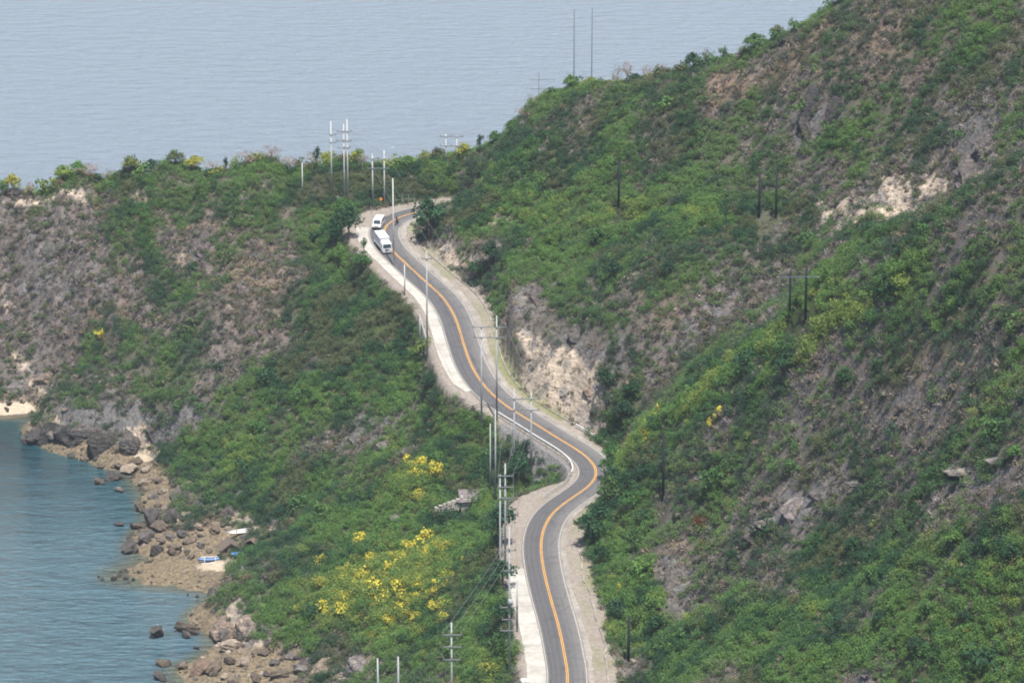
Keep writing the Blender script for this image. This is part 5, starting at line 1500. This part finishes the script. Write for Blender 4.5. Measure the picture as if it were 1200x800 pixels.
# ---------------------------------------------------------------- trees and single shrubs
def tree_templates():
    r = np.random.default_rng(33)
    out = {}
    for kind in ('broad', 'bare', 'slim'):
        lst = []
        for k in range(5):
            tr = MB()
            top = .55 if kind != 'slim' else .7
            bend = r.normal(size=2) * .05
            tr.tube([(0, 0, -.08), (bend[0] * .5, bend[1] * .5, top * .5), (bend[0], bend[1], top)], [.035, .026, .014], 7)
            tips = []
            nl = 7 if kind == 'bare' else 5
            for j in range(nl):
                a = 2 * math.pi * j / nl + r.uniform(-.4, .4)
                z0 = r.uniform(.22, top - .05)
                L = r.uniform(.22, .38) * (0.6 if kind == 'slim' else 1)
                d = Vector((math.cos(a) * .8, math.sin(a) * .8, r.uniform(.45, .95))).normalized()
                p0 = Vector((bend[0] * z0 / top, bend[1] * z0 / top, z0))
                p1 = p0 + d * L
                tr.tube([p0, p0 + d * L * .5 + Vector((0, 0, .02)), p1], [.016, .012, .006], 5); tips.append(p1)
                if kind == 'bare':
                    for q in range(5):
                        d2 = (d + Vector(r.normal(size=3)) * .6).normalized()
                        st = p0 + d * L * r.uniform(.4, 1)
                        tr.tube([st, st + d2 * L * r.uniform(.5, .9)], [.008, .003], 4, False)
            bmesh.ops.recalc_face_normals(tr.bm, faces=tr.bm.faces)
            mt = bpy.data.meshes.new('trunk'); tr.bm.to_mesh(mt); tr.bm.free()
            P, N, Sz, T = [], [], [], []
            cen = [(t.x * 1.05, t.y * 1.05, t.z) for t in tips] + [(0, 0, .78), (.1, -.06, .68), (-.08, .08, .6)]
            for c in cen:
                m = {'broad': 100, 'bare': 26, 'slim': 40}[kind]
                rad = r.uniform(.15, .23) * {'broad': 1.0, 'bare': .95, 'slim': .72}[kind]
                D = r.normal(size=(m, 3)); D[:, 2] += .3; D /= np.linalg.norm(D, axis=1, keepdims=True)
                P.append(np.array(c) + D * rad * r.uniform(.45, 1.15, m)[:, None] * np.array([1.05, 1.05, .82])); N.append(D + r.normal(size=(m, 3)) * .6 + np.array([0, 0, .3]))
                Sz.append({'broad': .042, 'bare': .028, 'slim': .042}[kind] * r.uniform(.6, 1.35, m)); T.append(np.full(m, r.uniform(.82, 1.2)) * r.uniform(.8, 1.22, m))
            V = leaf_quads(np.concatenate(P), np.concatenate(N), np.concatenate(Sz), r, .35 if kind == 'bare' else .62).reshape(-1, 3)
            mc = fast_mesh('crown', V, np.arange(len(V)).reshape(-1, 4), False, {'tone': np.repeat(np.concatenate(T)[:, None], 3, 1)})
            mt.materials.append(M_BARKP if kind == 'bare' else M_BARK); mc.materials.append(M_LEAFO)
            lst.append((mt, mc))
        out[kind] = lst
    return out
TREES = tree_templates()
CW_ = {'fresh': 'fresh green', 'mid': 'mid green', 'deep': 'dark green', 'lime': 'yellow-green', 'olive': 'olive', 'dry': 'straw-coloured', 'twig': 'grey-brown', 'pink': 'pinkish', 'rust': 'rust-red', 'bloom': 'yellow-flowering', 'gold': 'golden green'}
GAIN = {}
def tree(u, v, w, h, colour, kind='broad', label=None, sink=0.0):
    """foot at picture point (u, v), crown w wide, h tall in picture pixels"""
    g = ground([u], [v])[0]
    if g[1] > 812 or v < 232 and u < 480 or v < 125 and u > 640:          # on the skyline: stand it on the crest itself
        vv = np.arange(v - 30, v + 40, 1.0); G_ = ground(np.full(len(vv), u), vv)
        k = int(np.argmax(G_[:, 1] < 812)); g = G_[min(k + 1, len(vv) - 1)]
    m = project(g[None])[2][0] / F_PX
    R = empty('tree', (g[0], g[1], g[2] - sink), random.uniform(0, 6.28))
    hh, ww = h * m, w * m
    R.scale = (ww / .95, ww / .95, hh)
    mt, mc = random.choice(TREES[kind])
    link('trunk', mt, None, R)
    c = link('crown', mc, None, R)
    c.color = (*[x * random.uniform(.9, 1.1) for x in PAL[colour]], 1)
    tag(R, label, 'tree', 'trees on the coastal hills')
    if not label: name_later(R, f"{'tall' if h > 34 else 'small'} {CW_[colour]} tree", (g[0], g[1], g[2] + hh * .5))
    return R

def shrub_templates():
    r = np.random.default_rng(77)
    L = []
    for k in range(8):
        V, T = make_bush(r, 210, 10, 1.0, .115, .68)
        V = V.reshape(-1, 3)
        me = fast_mesh('shrub', V, np.arange(len(V)).reshape(-1, 4), False, {'tone': np.repeat(T[:, None], 3, 1)}); me.materials.append(M_LEAFO); L.append(me)
    Tw = []
    for k in range(5):
        V1, T1 = make_twigs(r, 90, 1.05); V2, T2 = make_bush(r, 60, 8, .95, .07, .7)
        V = np.concatenate([V1, V2]).reshape(-1, 3); T = np.concatenate([T1, T2])
        me = fast_mesh('shrub', V, np.arange(len(V)).reshape(-1, 4), False, {'tone': np.repeat(T[:, None], 3, 1)}); me.materials.append(M_LEAFO); Tw.append(me)
    Y = []
    for k in range(5):                                                  # green bush with tufts of yellow flowers on top
        V, T = make_bush(r, 230, 10, 1.0, .115, .68)
        top = V[..., 2].mean(1) + r.normal(size=len(V)) * .25 > .42
        col = np.where(top[:, None], np.array(PAL['bloom']) / np.array(PAL['lime']), np.array([.75, .8, 1.0])) * T[:, None]
        V = V.reshape(-1, 3)
        me = fast_mesh('shrub', V, np.arange(len(V)).reshape(-1, 4), False, {'tone': col}); me.materials.append(M_LEAFO); Y.append(me)
    return {'leafy': L, 'twiggy': Tw, 'flowering': Y}
SHRUBS = shrub_templates()
def shrub(P, rad, colour, kind='leafy', label=None, tall=1.0):
    o = bpy.data.objects.new('shrub', random.choice(SHRUBS[kind])); COL.objects.link(o)
    o.location = (P[0], P[1], P[2] - .1); o.scale = (rad, rad * random.uniform(.85, 1.15), rad * tall * random.uniform(.85, 1.1)); o.rotation_euler = (0, 0, random.uniform(0, 6.28))
    _b = random.uniform(.88, 1.12)
    o.color = (*[x * _b for x in PAL[colour]], 1)
    tag(o, label, 'shrub', 'single shrubs on the coastal hills')
    size = 'big' if rad > 2.0 else ('small' if rad < 1.3 else 'mid-sized')
    form = {'leafy': 'shrub', 'twiggy': 'twiggy shrub', 'flowering': 'shrub'}[kind]
    if not label: name_later(o, f"{size} {CW_[colour]} {form}", P)
    return o

random.seed(5)
for a in [
    (503, 281, 46, 56, 'deep', 'broad', 'large dark green tree at the inside of the top road bend'),
    (409, 280, 34, 46, 'deep'), (427, 297, 15, 22, 'mid', 'slim'), (400, 262, 30, 34, 'mid'), (392, 285, 34, 36, 'deep'), (426, 318, 26, 26, 'mid'), (575, 312, 30, 34, 'deep'), (560, 330, 24, 28, 'deep'),
    (588, 640, 46, 60, 'deep'), (607, 570, 36, 44, 'deep'), (589, 690, 40, 40, 'deep'), (590, 735, 36, 38, 'deep'), (582, 775, 30, 40, 'mid'), (690, 640, 44, 46, 'deep'), (701, 668, 28, 36, 'deep'), (717, 562, 34, 40, 'mid'), (719, 578, 32, 38, 'deep'), (713, 592, 34, 40, 'mid'), (704, 618, 34, 36, 'deep'), (716, 545, 26, 30, 'mid'),
    (708, 462, 30, 36, 'deep'), (731, 503, 30, 40, 'deep'), (741, 470, 26, 30, 'deep'), (718, 500, 22, 26, 'mid'), (720, 334, 30, 34, 'deep'), (782, 326, 20, 24, 'deep'), (700, 290, 26, 28, 'mid'),
    (669, 103, 22, 22, 'fresh', 'broad'), (692, 101, 20, 16, 'lime', 'broad'), (722, 94, 20, 30, 'twig', 'bare'), (735, 92, 22, 34, 'pink', 'bare'), (757, 86, 20, 26, 'pink', 'bare'), (775, 84, 26, 20, 'twig', 'bare'), (745, 92, 22, 16, 'deep'), (812, 74, 24, 28, 'deep'), (828, 72, 16, 30, 'pink', 'bare'), (849, 76, 20, 24, 'mid', 'slim'), (885, 58, 34, 26, 'mid'), (910, 42, 20, 20, 'olive'), (985, 20, 36, 30, 'fresh'), (1010, 16, 26, 24, 'mid'),
    (562, 168, 18, 26, 'deep', 'slim'), (512, 182, 20, 18, 'olive'), (498, 190, 24, 20, 'lime'), (580, 160, 22, 22, 'mid'), (624, 122, 26, 18, 'twig', 'bare'), (612, 132, 20, 16, 'pink', 'bare'), (645, 118, 22, 12, 'twig', 'bare'), (600, 160, 24, 22, 'mid'),
    (15, 228, 26, 26, 'gold'), (36, 228, 18, 20, 'pink', 'bare'), (3, 230, 20, 20, 'fresh'), (75, 226, 26, 24, 'lime'), (105, 222, 34, 22, 'rust', 'bare'), (128, 220, 30, 20, 'olive', 'bare'), (92, 226, 24, 22, 'fresh'), (152, 218, 26, 24, 'lime'), (178, 212, 30, 22, 'deep'), (205, 208, 26, 24, 'olive'), (228, 204, 30, 22, 'gold'), (250, 204, 26, 18, 'dry', 'bare'), (265, 204, 14, 26, 'deep', 'slim'), (290, 200, 30, 24, 'pink', 'bare'), (318, 202, 34, 28, 'pink', 'bare'), (338, 200, 28, 26, 'pink', 'bare'), (366, 196, 36, 26, 'olive', 'bare'), (383, 204, 22, 24, 'gold'), (372, 216, 18, 30, 'deep', 'slim'), (425, 200, 22, 24, 'twig', 'bare'), (420, 212, 22, 22, 'lime'), (465, 204, 20, 14, 'mid'), (478, 200, 26, 18, 'fresh'), (543, 176, 22, 20, 'gold'),
    (1190, 540, 26, 22, 'fresh'), (1118, 572, 26, 20, 'deep'), (1075, 588, 26, 22, 'mid'), (1000, 650, 30, 26, 'deep'), (990, 452, 26, 26, 'deep'), (922, 445, 34, 40, 'deep'), (915, 420, 24, 26, 'mid'), (880, 470, 22, 24, 'mid'), (1020, 385, 20, 24, 'mid'), (1034, 470, 14, 14, 'deep'),
    (1002, 450, 10, 10, 'deep'), (858, 660, 22, 22, 'deep'), (735, 605, 26, 36, 'mid'), (745, 650, 34, 36, 'mid'), (722, 730, 30, 34, 'deep'), (770, 745, 34, 30, 'deep'), (1130, 735, 24, 26, 'deep'), (1030, 735, 24, 24, 'deep'), (1072, 770, 30, 30, 'deep'), (1185, 660, 36, 28, 'deep'), (1120, 640, 30, 22, 'fresh')]:
    tree(*a)

def at_px(u, v, wpx, colour, kind='leafy', label=None, tall=1.0):
    g = ground([u], [v])[0]; m = project(g[None])[2][0] / F_PX
    return shrub(g, wpx * m / 2 / .98, colour, kind, label, tall)
at_px(821, 617, 26, 'rust', 'twiggy', 'rust-red dead bush on the near spur above the grey scree', 1.1); at_px(828, 642, 24, 'rust', 'twiggy', 'dark rusty bush just below the rust-red one on the spur', 1.0)
at_px(575, 792, 42, 'gold', 'leafy', 'broad golden green bush at the bottom left of the lower shoulder', .8)
at_px(120, 393, 24, 'bloom', 'twiggy', 'straw-yellow dry bush on the dark headland face', .7); at_px(100, 390, 16, 'dry', 'twiggy')
for u, v, w in [(478, 546, 16), (497, 549, 17), (508, 552, 14), (492, 560, 14), (440, 697, 20), (470, 697, 18), (428, 682, 18), (472, 660, 18), (487, 645, 18), (450, 708, 16), (402, 720, 20), (385, 722, 16), (478, 707, 18), (506, 716, 18), (412, 706, 14), (432, 660, 16), (498, 640, 18), (460, 672, 20), (445, 680, 16), (488, 690, 16), (510, 700, 14), (455, 735, 16), (490, 735, 16), (520, 728, 16), (500, 655, 14), (424, 640, 14), (415, 690, 16), (395, 700, 14), (468, 720, 16), (515, 690, 12),
                (766, 490, 11), (772, 483, 8), (840, 492, 8), (832, 500, 8), (847, 484, 8), (737, 694, 10), (728, 690, 7), (377, 715, 14), (515, 560, 14), (460, 655, 12), (1132, 742, 8)]:
    at_px(u + random.uniform(-2, 2), v, w * random.uniform(1.1, 1.7), 'lime', 'flowering', None, 1.35).__setitem__('group', 'yellow flowering shrubs')
for q in PENDING:
    if q[0].get('group') == 'yellow flowering shrubs':
        PENDING[PENDING.index(q)] = (q[0], q[1].replace('yellow-green', 'yellow-flowering'), q[2], q[3])

def fill_shrubs(n):
    """the biggest single shrubs, spread over the slopes where the survey shows green or scrub"""
    u, v = RNG.uniform(0, 1200, 4000), 60 + 740 * RNG.random(4000)
    G_ = ground(u, v)
    ok = (G_[:, 2] > 4) & (G_[:, 1] < 800)
    placed = []
    for i in np.nonzero(ok)[0]:
        p = G_[i]
        b, gr, pa, rd = (float(lookup(F_, p[0], p[1])) for F_ in (bench_m, CG, CPALE, RD))
        if b > .2 or abs(rd) < 6.5 or bool(in_clearing(p[0], p[1])) or pa > .55 or float(lookup(cutzone, p[0], p[1])) > .3 and rd < 16: continue
        rad = (1.3 + 1.9 * random.random() ** 2.2) * (.85 + .3 * gr)
        if any((p[0] - q[0]) ** 2 + (p[1] - q[1]) ** 2 < (rad * 1.5) ** 2 for q in placed): continue
        r = random.random()
        lm = float(lookup(CLIME, p[0], p[1]))
        if r < gr * 1.05 + .1:
            c = random.choices(['fresh', 'mid', 'deep', 'lime'], [1.2, 2.2, 1.6, .2 + 1.6 * lm])[0]
            shrub(p, rad, c, 'leafy')
        elif r < gr + .35: shrub(p, rad * .9, random.choice(['deep', 'mid', 'olive']), 'leafy')
        else: shrub(p, min(rad * .95, 1.55), random.choice(['twig', 'twig', 'dry', 'twig', 'pink']), 'twiggy')
        placed.append(p)
        if len(placed) >= n: break
def crest(u, v):
    vv = np.arange(v - 34, v + 44, 1.0); G_ = ground(np.full(len(vv), u), vv)
    return G_[min(int(np.argmax(G_[:, 1] < 812)) + 1, len(vv) - 1)]
for u in np.linspace(-4, 475, 40):                                      # the thick, warm coloured brush on the headland crest
    cc = random.choices(['gold', 'lime', 'olive', 'dry', 'pink', 'fresh', 'deep', 'twig'], [2, 3, 2, 1.5, 1.6, 1.5, 1, 1])[0]
    shrub(crest(u + random.uniform(-4, 4), np.interp(u, [0, 200, 480], [226, 206, 206])), random.uniform(1.7, 3.0) * (.7 if cc in ('pink', 'twig', 'dry') else 1), cc, 'twiggy' if cc in ('pink', 'twig', 'dry') else 'leafy', None, random.uniform(.9, 1.3))
for u in np.linspace(625, 985, 20):
    cc = random.choices(['gold', 'mid', 'olive', 'pink', 'fresh', 'deep', 'twig'], [1, 2, 2, 2, 2, 2, 1.5])[0]
    shrub(crest(u + random.uniform(-6, 6), np.interp(u, [620, 720, 850, 970], [122, 96, 84, 40])), random.uniform(1.4, 2.5), cc, 'twiggy' if cc in ('pink', 'twig') else 'leafy', None, random.uniform(.9, 1.3))
fill_shrubs(190)
settle_names()
